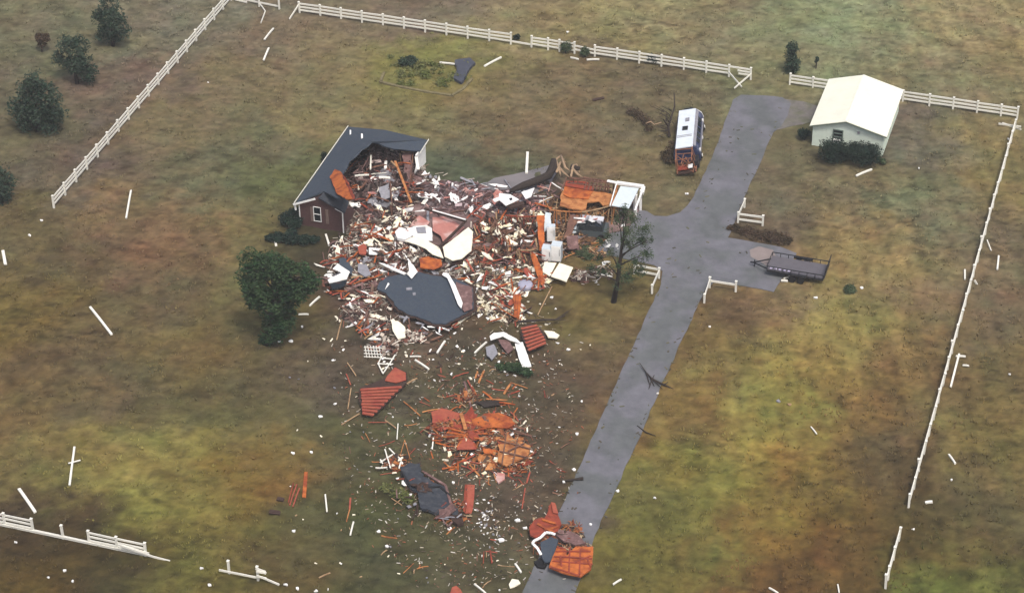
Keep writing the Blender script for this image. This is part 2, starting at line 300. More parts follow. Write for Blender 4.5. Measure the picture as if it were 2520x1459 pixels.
# ---------------------------------------------------------------- driveway, pads, bare soil
def sheet(name, pts, m, z, step=.9, amp=.07, side=.12):
    mb = MB(); mb.prism([(p[0], p[1], z) for p in jag([Vector((a[0], a[1], 0)) for a in pts], step, amp)], side, Vector((0, 0, 1)))
    if sum(pts[i][0]*pts[(i+1) % len(pts)][1]-pts[(i+1) % len(pts)][0]*pts[i][1] for i in range(len(pts))) < 0: mb.f = [f[::-1] for f in mb.f]
    return mb.build(name, m, kind='structure')
sheet('driveway', DR[::-1], 'asph', .035)
sheet('dirt_apron', [(63.0, -2.9), (65.5, -2.9), (67.9, -3.5), (67.9, -6.2), (67.0, -6.7), (65.4, -7.9), (63.9, -9.2), (63.5, -6.)][::-1], mat('muddy_apron', (.150, .138, .128), .95, .22, 1.2, col2=(.12, .12, .085), mix=.55), .028)
sheet('patio', [at(1178, 462)[:2], at(1215, 440)[:2], at(1290, 424)[:2], at(1352, 408)[:2], at(1372, 425)[:2], at(1345, 470)[:2], at(1200, 500)[:2]][::-1], 'conc', .06)
sheet('concrete_pad', [P('l', *p)[:2] for p in ((1250, 640), (1330, 610), (1450, 640), (1500, 760), (1480, 830), (1340, 740), (1260, 700))][::-1], mat('pale_pad', (.24, .20, .19), .9, .1, 1.), .042)

mb = MB()
for _ in range(150):
    x = 61.8+random.choice((-1, 1))*min(1.95, abs(random.gauss(1.7, .5))); y = random.uniform(-92, -4)
    if -37 < y < -26: x += random.uniform(-3, 3)
    a = random.uniform(0, 3.1); L_ = random.uniform(.08, .45); mb.box((x, y, .05), (L_, random.uniform(.05, .16), .03), Matrix.Rotation(a, 3, 'Z'), random.choice([(.07, .06, .045), (.05, .045, .03), (.11, .10, .06), (.09, .09, .05)]))
mb.build('leaf_litter', 'rubble_chips', label='dark leaves and mud crumbs along the driveway', cat='litter', kind='stuff')
# ---------------------------------------------------------------- fences
RZ = (.38, .78, 1.18)
def fpost(f, x, y, lean=(0, 0), h=1.38, label=None):
    mb = MB(); t = Vector((x+lean[0], y+lean[1], h)); mb.beam((x, y, -.1), t, .17, .17)
    mb.beam(t-Vector((0, 0, .03)), t+Vector((0, 0, .035)), .22, .22); return part('post', 'vinyl', f, mb, label)
def frail(f, a, b, w=.18, label=None, bend=0., name='rail'):
    mb = MB(); mb.beam(a, b, .07, w, bend=bend, segs=3 if bend else 1); return part(name, 'vinyl', f, mb, label)
def fence(pts, label, skip=(), low=(), rails=RZ, group=None, wob=.03):
    f = empty('rail_fence', (pts[0][0], pts[0][1], 0), 0, label, 'fence', group)
    for (x, y) in pts: fpost(f, x, y, (random.uniform(-wob, wob), random.uniform(-wob, wob)))
    for k in range(len(pts)-1):
        if k in skip: continue
        a, b = pts[k], pts[k+1]
        for z in (rails if k not in low else (.06, .13, .2)):
            j = [random.uniform(-.025, .025) for _ in range(2)]
            frail(f, (a[0], a[1], z+j[0]), (b[0], b[1], z+j[1]))
    return f
s8 = 2.44
lf = fence([(0, -1.65-k*s8) for k in range(17, -1, -1)]+[(0, .6)], 'long white three rail fence running up the left side of the field', wob=.02)
F1 = fence([(8.44+k*s8, 0) for k in range(11)], 'white three rail fence along the back, from the broken corner to the first gap')
frail(F1, (8.44+10*s8, 0, .36), (35.2, 0, .3), label='lone bottom rail across the gap')
frail(F1, at(735, 12, 1.1), at(712, 48, .1), label='fallen rail leaning off the end post')
bb = [at(*dd('b', 2190, 380))[0], at(*dd('c', 280, 400))[0], at(*dd('c', 375, 405))[0], at(*dd('c', 490, 432))[0]]
F2_ = fence([(x, 0) for x in bb], 'short white fence piece with a broken middle between two shrubs at the back')
frail(F2_, (bb[3], 0, .95), (bb[3]+2.2, -.1, .85)); frail(F2_, (bb[3], 0, .5), (bb[3]+2.4, -.1, .4))
b0 = 42.24
F3 = fence([(b0+k*s8, 0) for k in range(7)]+[(b0+7*s8-.1, 0)], 'white three rail fence at the back ending beside the driveway', skip=(6,))
e0, e1 = b0+6*s8, b0+7*s8-.1
frail(F3, (e0, 0, 1.18), (e1, 0, 1.16)); frail(F3, (e0+.9, 0, .85), (e1, 0, .82)); frail(F3, (e0+1., 0, .5), (e1, 0, .5))
frail(F3, P('c', 1720, 575, .7), P('c', 1825, 695, .05), label='broken rail fallen forward'); frail(F3, P('c', 1900, 590, .7), P('c', 1765, 705, .05), label='broken rail fallen forward')
d0 = P('d', 457, 385)[0]; r4 = 75.54
rp = [(d0, 0), (d0+s8, 0), (d0+2*s8, 0), (d0+3*s8, .0), (d0+4*s8, 0), (r4-.3, 0)]+[(r4+k*s8, 0) for k in range(1, 5)]+[(86.95, 0)]
F4 = fence(rp, 'white three rail fence passing behind the white shed to the right corner')
frail(F4, P('d', 2120, 695, .3), P('d', 2300, 720, .5), label='loose rail sticking out at the corner')
frail(F4, P('d', 2150, 690, .1), P('d', 2300, 745, .1))
ry = [-.0-k*s8 for k in range(1, 26)]
F5 = fence([(87., y) for y in ry if y > -62.9]+[(87., -63.4)], 'long white fence seen almost end on down the right side', wob=.11)
frail(F5, P('o', 1180, 280, .5), P('o', 1210, 360, 0), label='rail hanging off the fence')
frail(F5, P('o', 1090, 570, .4), P('o', 1108, 602, 0))
F6 = fence([(86.95, y) for y in (-67.6, -70.0, -72.4, -73.4)], 'last short white fence stretch at the lower right, past the gap', wob=.06)
FX = [16.75+k*s8-.2 for k in range(6)]; fy_ = -86.85
fx0 = [P('k', a, b)[0] for a, b in ((8, 985), (230, 1018), (458, 1070), (665, 1105), (880, 1150), (1105, 1185))]
F7 = fence([(fx0[0]-s8, fy_)]+[(x, fy_) for x in fx0], 'white rail fence crossing the lower left corner with rails knocked down', low=(2, 3))
for z in (.1, .2): frail(F7, (fx0[0]-s8, fy_-.1, z), (fx0[5], fy_-.1, z+.05), w=.12)
frail(F7, (fx0[5]-.3, fy_-.05, .2), P('k', 1300, 1208, .05)); frail(F7, P('k', 900, 1080, 1.1), P('k', 1160, 1170, .3), label='rail slumped across the posts'); frail(F7, P('k', 930, 1085, .9), P('k', 1140, 1150, .4))
g0, g1 = P('k', 1748, 1312)[0], P('k', 1968, 1360)[0]
F8 = fence([(g0, fy_), (g1, fy_)], 'broken fence scrap with two posts and a leaning heap of rails', skip=(0,))
frail(F8, P('k', 1675, 1275, .5), P('k', 1975, 1335, .4)); 
for a, b in (((1955, 1262, 1.3), (2030, 1290, .9)), ((1960, 1285, 1.1), (2035, 1300, .8)), ((1960, 1320, .7), (2035, 1340, .4)), ((2000, 1330, .5), (2135, 1388, .1))):
    frail(F8, P('k', *a), P('k', *b))
# broken corner at the top
F9 = empty('rail_fence', (0, .6, 0), 0, 'collapsed white fence rails at the back left corner of the field', 'fence')
frail(F9, (0.2, .6, .4), P('a', 1855, 45, .15)); frail(F9, (0.5, .5, .2), P('a', 1640, 18, .1)); fpost(F9, *P('a', 1855, 62)[:2]); frail(F9, P('a', 1720, 20, .3), P('a', 1762, 78, .05)); frail(F9, P('a', 1762, 75, .05), P('a', 1732, 155, .05))
fpost(F9, *P('a', 1722, 42)[:2])
# three little white gateway fences beside the driveway crossing
def gateway(p1, p2, arm, label, two=True):
    x1, y1 = P('l', *p1)[:2]; x2, y2 = P('l', *p2)[:2]; f = empty('gateway_fence', (x1, y1, 0), 0, label, 'fence', 'short white fences at the driveway crossing')
    fpost(f, x1, y1, h=1.15); fpost(f, x2, y2, h=1.15)
    for z in ((.35, .95) if two else (.75,)): frail(f, (x1, y1, z), (x2, y2, z), w=.2)
    ax, ay = P('l', *arm[0])[:2]; sx, sy = (x1, y1) if arm[1] == 1 else (x2, y2)
    fpost(f, ax, ay, h=.95)
    for z in (.75, .9): frail(f, (sx, sy, z), (ax, ay, z-.1), w=.2)
gateway((260, 840), (470, 880), ((410, 1010), 2), 'short white two rail fence on the house side of the driveway, arm toward the viewer')
gateway((1150, 400), (1362, 428), ((1205, 270), 1), 'short white two rail fence beyond the crossing, above the trailer')
gateway((905, 960), (1130, 995), ((860, 1090), 1), 'short white single rail fence nearest the viewer beside the pad', two=False)

# loose white rails and posts in the grass, one thing each
LOOSE = [('a', 870, 1265, 838, 1448, .17, 'long white post lying in the grass inside the left fence'), ('n', 690, 1005, 855, 1215, .22, 'long white post lying diagonal in the left field'),
 ('n', 22, 575, 42, 680, .28, 'short thick white post at the left edge of the photo'), ('k', 570, 335, 532, 628, .17, 'white post with a cross piece lying in the lower left grass'),
 ('k', 145, 655, 270, 835, .25, 'thick white post lying above the lower left fence'), ('a', 1815, 190, 1755, 265, .16, 'white post in the grass by the back left corner, the upper one'),
 ('a', 1785, 320, 1750, 402, .18, 'white post in the grass by the back left corner, the lower one'), ('b', 1815, 530, 1950, 458, .19, 'white post lying right of the overgrown garden bed'),
 ('b', 1460, 500, 1595, 515, .16, 'white rail lying on the overgrown garden bed'), ('f', 798, 120, 788, 310, .26, 'white post lying on the grass above the small patio'),
 ('d', 985, 1110, 1110, 1058, .19, 'white post lying in front of the shed bushes'), ('o', 1265, 395, 1255, 490, .16, 'small white post outside the right fence, near its hanging rail'),
 ('o', 1020, 495, 1020, 562, .15, 'small white post just inside the right fence'), ('o', 978, 1105, 918, 1340, .17, 'long white post lying close beside the right fence'),
 ('o', 955, 1120, 1025, 1122, .14, 'short white cross piece at the top end of the long post by the right fence'), ('o', 1005, 1185, 1050, 1190, .12, 'little pale scrap of rail beside the right fence post'),
 ('p', 1130, 488, 1175, 552, .15, 'short white stake in the grass outside the lower right fence'), ('p', 963, 825, 1015, 818, .22, 'stubby white post piece outside the lower right fence'),
 ('p', 165, 295, 205, 345, .1, 'thin white stick alone in the tall brown grass'), ('l', 1545, 885, 1720, 832, .15, 'white rail lying just below the trailer'), ('l', 1520, 902, 1578, 905, .17, 'short white rail end below the trailer'),
 ('c', 460, 460, 525, 475, .14, 'left white rail fallen at the foot of the back fence gap'), ('c', 590, 478, 690, 475, .15, 'right white rail fallen at the foot of the back fence gap'),
 ('r', 1000, 210, 1020, 400, .12, 'white stick in the lower grass, left of the leaning red slats\' neighbour'), ('r', 1325, 520, 1288, 670, .12, 'white stick in the lower grass below the thin red board'),
 ('r', 930, 1160, 1055, 1105, .09, 'faint tan stick near the bottom edge'), ('g', 1370, 1060, 1290, 1180, .16, 'pale board on bare grass below the dark roof slab'), ('g', 1070, 1250, 1205, 1340, .16, 'white board lying above the red slatted deck'),
 ('g', 1020, 1215, 1130, 1215, .1, 'thin white strip just above the white board over the red deck'), ('h', 350, 1180, 470, 1070, .14, 'pale board left of the overturned porch roof'),
 ('g', 20, 710, 120, 620, .14, 'white board between the cedar and the wreck'), ('g', 180, 0, 215, 110, .18, 'white plank leaning below the gable window'), ('m', 640, 40, 660, 130, .2, 'white post end by the dark shrub left of the house'),
 ('m', 925, 938, 1040, 935, .12, 'white stick on the soil right of the cedar'), ('j', 720, 1180, 775, 1260, .15, 'pale stick on the ground left of the driveway debris'), ('j', 330, 1370, 440, 1459, .12, 'pale stick at the very bottom, left of the driveway'),
 ('j', 1650, 1375, 1730, 1325, .12, 'white stick right of the driveway at the bottom'), ('p', 352, 1395, 362, 1455, .1, 'faint white stick at the bottom of the brown field'), ('D', 1893, 1446, 1915, 1459, .12, 'white stick cut by the lower edge right of the driveway'),
 ('h', 1120, 520, 980, 800, .09, 'long thin tan stick leaning right of the wreck'), ('g', 1700, 750, 1440, 920, .2, 'long yellow board at the lower corner of the dark roof slab'), ('g', 340, 850, 290, 1050, .1, 'thin tan stick standing out of the lower left debris')]
for (k, x1, y1, x2, y2, w, lab) in LOOSE:
    mb = MB(); a, b = P(k, x1, y1, .1), P(k, x2, y2, .14); mb.beam(a, b, w, min(w, .14), segs=4, bend=.03, ragged=.03); tan = 'tan' in lab or 'yellow' in lab
    o = mb.build('fence_post' if 'post' in lab else 'loose_board', 'woodt' if 'tan' in lab else 'batt' if 'yellow' in lab else 'vinyl', label=lab.replace("'s neighbour", ''), cat='post' if 'post' in lab else 'board')
    if 'cross piece lying' in lab: part('cross_piece', 'vinyl', o, MB().beam(P('k', 522, 460, .2), P('k', 615, 436, .26), .12, .06))

# ---------------------------------------------------------------- plants
def foliage(blobs, n, ls, mb=None, flat=1., fill=.55, void=-.24):
    mb = mb or MB(); tot = sum(b[3]**2 for b in blobs)
    for (cx, cy, cz, r) in blobs:
        k = int(n*r*r/tot)
        for _ in range(k):
            d = Vector((random.gauss(0, 1), random.gauss(0, 1), random.gauss(0, 1))).normalized()
            rr = r*(fill+(1-fill)*random.random())*(1+.32*mnoise.noise(d*2.2+Vector((cx, cy, cz))))
            c = Vector((cx, cy, cz))+Vector((d.x*rr, d.y*rr, d.z*rr*flat))
            if c.z < .03: continue
            if mnoise.noise(c*.95) < void or mnoise.noise(c*2.3+Vector((5, 5, 5))) < void-.16: continue
            s = ls*random.uniform(.5, 1.3); u = Vector((random.gauss(0, 1), random.gauss(0, 1), random.gauss(0, .7))).normalized(); w = u.cross(Vector((random.gauss(0, 1), random.gauss(0, 1), random.gauss(0, 1)))).normalized()
            mb.add([c-u*s, c+w*s*.45, c+u*s, c-w*s*.45], [(0, 1, 2, 3)])
    return mb
def tree(base, blobs, n, ls, leaf, label, cat='tree', trunk_r=.22, top=None, name='tree', bark='bark', fill=.5):
    t = empty(name, base, 0, label, cat); b = Vector(base)
    top = Vector(top) if top is not None else Vector(max(blobs, key=lambda q: q[2])[:3]); mb = MB()
    pts = [b-Vector((0, 0, .15)), b.lerp(top, .3)+Vector((.08, .05, 0)), b.lerp(top, .62)+Vector((-.06, .04, 0)), top]
    mb.tube(pts, [trunk_r*1.3, trunk_r*.9, trunk_r*.6, trunk_r*.15])
    for (cx, cy, cz, r) in (blobs if name != 'stripped_tree' else blobs[::2]):
        s = b.lerp(top, min(.85, max(.2, (cz-b.z)/(top.z-b.z+.01)*.7))); e = Vector((cx, cy, cz))
        mb.tube([s, s.lerp(e, .5)+Vector((0, 0, .12)), e], [trunk_r*.42, trunk_r*.25, trunk_r*.08], 5)
        for _ in range(3):
            e2 = e+Vector((random.gauss(0, 1), random.gauss(0, 1), random.gauss(0, .8))).normalized()*r*.8; mb.tube([s.lerp(e, .7), e2], [trunk_r*.16, trunk_r*.05], 4)
    part('trunk', bark, t, mb, smooth=True); part('crown', leaf, t, foliage(blobs, n, ls, fill=fill)); return t
def vb(x, y, Y, r, dy=0.):
    v = vert(x, y, Y); return (v.x, v.y+dy, v.z, r)
def ptree(bx, by, bl, n, ls, leaf, label, tr=.22, top=None, name='tree', bark='bark', fill=.5):
    b = at(bx, by); blobs = [vb(x, y, b.y, r, dy) for (x, y, r, dy) in bl]
    return tree((b.x, b.y, 0), blobs, n, ls, leaf, label, 'tree', tr, None if top is None else vert(top[0], top[1], b.y), name, bark, fill)
ptree(278, 112, [(262, 18, 1.3, .3), (245, 45, 1., 0), (285, 48, 1.5, -.3), (300, 75, 1.1, 0), (255, 80, 1.1, 0), (280, 92, .9, .4)], 5200, .17, 'leaf_far', 'hazy green tree highest in the upper left, cut by the top edge', .18, fill=.3)
ptree(190, 205, [(165, 110, 1.1, 0), (190, 118, 1.3, .3), (150, 145, 1.1, 0), (200, 150, 1.4, -.3), (215, 178, 1.2, 0), (178, 165, 1.1, .4)], 5200, .17, 'leaf_far', 'mid green tree second down the left side', .18, fill=.3)
ptree(92, 325, [(85, 200, 1.2, 0), (65, 225, 1.3, .3), (115, 230, 1.3, 0), (50, 265, 1.4, 0), (95, 262, 1.8, -.4), (135, 265, 1.4, 0), (70, 298, 1.4, 0), (118, 300, 1.5, .3)], 8200, .18, 'leaf_far', 'biggest dark green tree of the upper left, third down', .22, fill=.3)
ptree(2, 500, [(-12, 430, 1.5, 0), (8, 455, 1.3, 0), (-8, 480, 1.5, .3)], 3400, .17, 'leaf_far', 'dark green tree cut off by the left edge of the photo', .2, fill=.3)
ptree(103, 128, [(96, 92, .5, 0), (110, 95, .55, .1), (103, 108, .5, 0)], 1500, .13, 'leaf_brown', 'small dark brown bare shrub shaped like a wedge in the upper left', .08, name='shrub')
ptree(655, 846, [(622, 650, 1.5, 0), (655, 662, 1.5, .4), (690, 655, 1.4, -.2), (608, 685, 1.1, 0), (640, 700, 1.6, -.5), (690, 695, 1.7, .3), (735, 680, 1.4, 0), (762, 695, 1.1, 0), (715, 720, 1.4, 0), (665, 735, 1.5, -.4), (695, 755, 1.3, .2), (625, 722, 1., 0), (742, 718, 1., 0), (700, 785, 1.25, 0), (672, 790, 1.2, .3), (670, 815, 1.1, 0), (690, 812, .9, -.4), (655, 838, .85, 0), (630, 745, .9, 0)], 24000, .17, 'leaf_cedar',
      'big dark evergreen left of the wreck with a ragged lopsided crown', .3, (690, 640), 'evergreen_tree', fill=.3)
ptree(1510, 742, [(1535, 515, .6, 0), (1555, 535, .9, 0), (1520, 545, .8, .4), (1585, 560, .8, 0), (1545, 565, 1., -.4), (1500, 580, .7, 0), (1575, 595, .9, .4), (1540, 605, .9, .4), (1590, 625, .8, 0), (1560, 645, .9, 0), (1520, 650, .8, 0), (1545, 680, .9, 0), (1575, 670, .7, .3), (1450, 625, .7, 0), (1475, 640, .6, .3), (1485, 668, .7, 0), (1500, 620, .6, 0), (1480, 595, .6, 0), (1455, 660, .5, 0), (1520, 700, .6, 0), (1600, 590, .5, 0)], 8500, .10, 'leaf_front',
      'torn thin tree with a black trunk standing between the garage and the driveway', .21, (1545, 520), 'stripped_tree', fill=.1)
def shrub(x, y, r, h, leaf, label, n=900, ls=.12, name='shrub', group=None, stretch=None):
    b = at(x, y); bl = [(b.x+random.uniform(-.4, .4)*r, b.y+random.uniform(-.3, .3)*r, h*random.uniform(.35, .6), r*random.uniform(.5, .8)) for _ in range(4)]
    if stretch: bl = [(b.x+sx, b.y+sy, h*.5, rr) for sx, sy, rr in stretch]
    t = empty(name, b, 0, label, 'shrub', group); mb = MB()
    for (cx, cy, cz, rr) in bl: mb.tube([b, (cx, cy, cz)], [.05, .02], 5)
    part('stem', 'bark', t, mb); part('foliage', leaf, t, foliage(bl, n, ls, flat=max(.4, min(1.2, h/(2*r))), fill=.35, void=-.5)); return t
shrub(1392, 130, .8, 1.6, 'leaf_front', 'green shrub growing through the short broken fence at the back'); shrub(1440, 140, .7, 1.3, 'leaf_front', 'green shrub in the fence gap, right of the other fence shrub')
shrub(1606, 155, .75, 1.3, 'leaf_dark', 'dark shrub against the middle of the back fence'); ptree(1950, 180, [(1950, 118, .75, 0), (1948, 135, .85, .2), (1955, 150, .8, 0), (1945, 160, .75, -.2), (1955, 168, .6, 0)], 3600, .13, 'leaf_far', 'tall narrow dark green shrub beyond the driveway end', .1, name='shrub', fill=.2)
shrub(2008, 170, .25, 2.2, 'leaf_far', 'thin upright sapling behind the fence left of the shed', n=500)
shrub(1272, 98, .5, .7, 'leaf_dark', 'small dark bush at the first fence gap', n=400)
shrub(1980, 345, .7, 1.3, 'leaf_dark', 'dark bush tight against the left wall of the shed', n=1100)
shrub(2052, 400, 1.3, 2.7, 'leaf_dark', 'rounded dark bush under the shed window, the left one', n=6000, ls=.1, stretch=[(-.6, 0, 1.15), (.1, .1, 1.3), (.5, 0, 1.1)])
shrub(2120, 405, 1.7, 2.8, 'leaf_dark', 'wider dark bush against the shed front, the right one', n=9000, ls=.1, stretch=[(-.8, 0, 1.2), (-.1, -.1, 1.4), (.7, 0, 1.25)])
shrub(2168, 404, .6, .8, 'leaf_front', 'low green weeds at the right corner of the shed', n=500)
shrub(2087, 715, .9, .6, 'leaf_front', 'low dark green bush beyond the trailer', n=1200)
shrub(690, 598, 1.6, .9, 'leaf_dark', 'low black green bush left of the brick gable', n=4600, stretch=[(-1., 0, .6), (-.3, .3, .8), (1., .5, .9), (2.2, .6, .8), (3.1, .9, .6), (.6, 1.4, .6)])
shrub(722, 560, 1.2, 1.5, 'leaf_dark', 'dark bush against the far corner of the brick gable', n=4500, stretch=[(-.7, .3, .9), (0, .2, .9), (-.3, 1.3, .8), (.3, -.3, .7)])
shrub(1425, 628, 1.2, .5, 'leaf_front', 'low green weeds between the appliances and the torn tree', n=2600, ls=.09, stretch=[(-.6, .2, .6), (.2, .1, .7), (.9, -.2, .6), (.3, 1., .6)])
shrub(800, 400, .5, 1.3, 'leaf_dark', 'dark bush behind the grey roof edge', n=800)
shrub(1868, 580, 2.0, .35, 'leaf_brown', 'flattened dark brown brush between the crossing and the trailer', n=7500, ls=.1, stretch=[(-2.9, .3, .4), (-2.2, .4, .7), (-1.2, .2, .9), (-.2, -.3, .9), (1.2, -.1, 1.1), (2.3, -.2, 1.)])
shrub(1570, 290, 1.3, .8, 'leaf_brown', 'bare grey brown brush left of the overturned camper', n=1500, ls=.09, stretch=[(-.6, .4, .9), (.3, -.3, .9), (1.2, -1., .8), (1.8, -2.2, .7)])
shrub(1640, 390, .8, .9, 'leaf_brown', 'dark brush under the left side of the camper', n=1500, stretch=[(0, 0, .7), (.3, 1., .7), (.2, 2.2, .6), (.5, -.8, .6)])
shrub(1268, 915, 1.5, .7, 'leaf_cedar', 'green branch heap below the overturned porch roof', n=1800, ls=.12, stretch=[(-1.2, 0, .6), (-.2, .2, .8), (.8, 0, .7), (1.3, -.3, .5)])
shrub(985, 1215, 1.6, .6, 'leaf_olive', 'yellow green broken branches under the grey roof section', n=1400, ls=.11, stretch=[(-1.2, .1, .6), (-.1, -.2, .7), (.9, -.7, .6)])
# overgrown garden bed with a tan kerb
bed = [at(*p) for p in ((985, 150), (945, 180), (936, 203), (975, 213), (1040, 226), (1112, 237), (1140, 220), (1162, 195), (1172, 150), (1110, 128), (1030, 128))]
gb = empty('garden_bed', at(1050, 185), 0, 'overgrown oval garden bed with a tan kerb behind the house', 'garden bed'); mb = MB()
for i in (1, 2, 3, 4, 5, 6): mb.beam(bed[i], bed[(i+1)], .28, .3, segs=2, ragged=.03)
part('kerb', 'kerb', gb, mb); fb = []
for _ in range(40):
    t_, u_ = random.random(), random.random(); p = at(960+190*t_, 140+75*u_+12*t_)
    fb.append((p.x, p.y, .15, random.uniform(.4, .8)))
part('weeds', 'leaf_olive', gb, foliage(fb, 9500, .12, flat=.5, fill=.1))
shrub(1003, 162, 1.1, 1.3, 'leaf_far', 'rounded grey green bush at the left of the garden bed', n=2200)
mb = MB(); mb.prism(jag([P('b', *p, .35+.1*random.random()) for p in ((1580, 480), (1700, 460), (1745, 500), (1690, 560), (1650, 640), (1630, 655), (1570, 620), (1600, 560))], .4, .1), .3); mb.build('tarp', 'tarp', label='crumpled dark grey tarp on the right end of the garden bed', cat='tarp')
mb = MB(); a = P('c', 640, 790, .05); mb.beam(P('c', 640, 800, .1), P('c', 720, 780, .12), .35, .1, segs=3, ragged=.1); mb.build('roof_scrap', 'woodd', label='small dark scrap alone on the grass left of the camper', cat='debris')

# ---------------------------------------------------------------- the white shed
sh = empty('white_shed', (71.4, -6.2, 0), 0, 'white metal shed with a low gable roof and two dark bushes in front', 'shed')
x0, x1, ya, yb, ze, zr, xm = 68.0, 75.15, -10.9, -2.0, 2.35, 3.35, 71.3
mb = MB(); mb.add([(x0, ya, -.1), (x1, ya, -.1), (x1, yb, -.1), (x0, yb, -.1), (x0, ya, ze), (x1, ya, ze), (x1, yb, ze), (x0, yb, ze), (xm, ya, zr), (xm, yb, zr)],
  [(0, 1, 5, 8, 4), (1, 2, 6, 5), (2, 3, 7, 9, 6), (3, 0, 4, 7)]); part('wall', 'mint', sh, mb)
mb = MB()
for k in range(17): mb.box((x0+.2+k*(x1-x0-.4)/16, ya-.012, 1.15), (.05, .03, 2.3))
for k in range(20): mb.box((x1+.012, ya+.2+k*(yb-ya-.4)/19, 1.15), (.03, .05, 2.3))
part('wall_ribs', 'mint', sh, mb)
sl_ = (zr-ze)/(xm-x0); ov = .3; mb = MB()
L0 = (x0-ov, ze-sl_*ov+.06); R0 = (x1+ov, ze-(zr-ze)/(x1-xm)*ov+.06)
for (xa, za, xb, zb) in ((L0[0], L0[1], xm, zr+.06), (xm, zr+.06, R0[0], R0[1])):
    mb.add([(xa, ya-.3, za), (xb, ya-.3, zb), (xb, yb+.3, zb), (xa, yb+.3, za), (xa, ya-.3, za+.09), (xb, ya-.3, zb+.09), (xb, yb+.3, zb+.09), (xa, yb+.3, za+.09)], [(3, 2, 1, 0), (4, 5, 6, 7), (0, 1, 5, 4), (2, 3, 7, 6), (0, 4, 7, 3), (1, 2, 6, 5)])
part('roof', 'wroof', sh, mb)
mb = MB()
for k in range(13):
    y = ya-.15+k*(yb-ya+.3)/12
    mb.beam((L0[0]+.05, y, L0[1]+.095), (xm, y, zr+.155), .03, .015); mb.beam((xm, y, zr+.155), (R0[0]-.05, y, R0[1]+.095), .03, .015)
part('roof_seams', 'wroof', sh, mb)
mb = MB(); mb.beam((L0[0], ya-.33, L0[1]-.02), (xm, ya-.33, zr+.04), .05, .1); mb.beam((xm, ya-.33, zr+.04), (R0[0], ya-.33, R0[1]-.02), .05, .1); part('rake_trim', mat('dark_trim', (.10, .13, .10), .6), sh, mb)
mb = MB(); mb.box((x0+.06, ya-.03, 1.1), (.12, .06, 2.3)); mb.box((x1-.06, ya-.03, 1.1), (.12, .06, 2.3)); part('corner_trim', 'mint', sh, mb)
def window(parent, c, w, h, axis='x', frame='white', bars=1, t=.09):
    mb = MB(); cx, cy, cz = c; ex = Vector((1, 0, 0)) if axis == 'x' else Vector((0, 1, 0)); n = Vector((0, -1, 0)) if axis == 'x' else Vector((1, 0, 0)); C0 = Vector(c)
    def bar(a, b): mb.beam(C0+ex*a[0]+Vector((0, 0, a[1]))+n*.04, C0+ex*b[0]+Vector((0, 0, b[1]))+n*.04, t, t)
    bar((-w/2, -h/2), (-w/2, h/2)); bar((w/2, -h/2), (w/2, h/2)); bar((-w/2-.04, h/2), (w/2+.04, h/2)); bar((-w/2-.04, -h/2), (w/2+.04, -h/2))
    for k in range(bars): bar((-w/2, h*(k+1)/(bars+1)-h/2), (w/2, h*(k+1)/(bars+1)-h/2))
    fr = part('window', frame, parent, mb); g = MB(); g.box(C0+n*.02, (w, .03, h) if axis == 'x' else (.03, w, h))
    po = g.build('pane', 'glass', fr); po.data.transform(Matrix.Translation(-parent.location)); return fr
window(sh, (70.55, ya-.01, 1.62), .95, 1.15, frame=mat('dark_frame', (.12, .16, .14), .6), bars=2)
window(sh, (x1+.01, -7.0, 1.5), .8, .8, 'y', frame='mint', bars=0)
mb = MB(); mb.box((70.5, ya-.22, .95), (.75, .4, .42)); part('air_conditioner', 'white', sh, mb)
mb = MB(); mb.beam((xm, ya-.25, zr+.16), (xm, yb+.25, zr+.16), .22, .05); part('ridge_cap', 'vinyl', sh, mb)
mb = MB(); mb.box((72.6, ya-.05, 2.25), (.25, .08, .25)); part('vent', 'greys', sh, mb)

# ---------------------------------------------------------------- the wrecked house: standing west wing, slab, garage end
EAVE, SLP = 2.5, .466
hs = empty('brick_house', (28, -33, 0), 0, 'brick house torn open by a storm, grey roofed west wing still standing', 'house')
wp, wnrm = (23.7, -30, EAVE), (-SLP, 0, 1); ep, en = (32.1, -30, EAVE), (SLP, 0, 1)
west = [onplane(729, 497, wp, wnrm), onplane(857, 312, wp, wnrm)]+[onplane(*dd('e', *p), wp, wnrm) for p in ((860, 245), (810, 285), (760, 320), (700, 385), (640, 430), (600, 500), (560, 560), (610, 640), (600, 720), (560, 790), (500, 800), (440, 770), (375, 738))]
mb = MB(); mb.prism(jag(west[:2], 99, 0)[:2]+[Vector((v.x+random.uniform(-.08, .08), v.y+random.uniform(-.08, .08), v.z)) for v in west[2:]], .16); roof = part('roof', 'slate', hs, mb)
apex = onplane(*dd('e', 860, 245), wp, wnrm)
npl = [onplane(857, 312, wp, wnrm), Vector((32.1, -24.8, EAVE))]
mb = MB(); Bc, Cc = npl; ap = Vector((apex.x, apex.y, apex.z)); east = [onplane(*dd('e', *p), ep, en) for p in ((1345, 335), (1260, 335), (1170, 322), (1090, 318), (1000, 295), (930, 262))]
apex2 = Vector((27.9, -28.5, EAVE+4.2*SLP))
Mc = Vector((27.6, -24.75, EAVE+.34)); dn_ = Vector((0, 0, .16))
mb.add([Bc, ap, Cc, Mc, Bc-dn_, ap-dn_, Cc-dn_, Mc-dn_], [(0, 1, 3), (3, 1, 2), (4, 7, 5), (7, 6, 5), (0, 3, 7, 4), (3, 2, 6, 7)]); part('hip', 'slate', hs, mb)
mb = MB(); mb.prism([Cc]+east+[ap], .16); part('roof', 'slate', hs, mb)
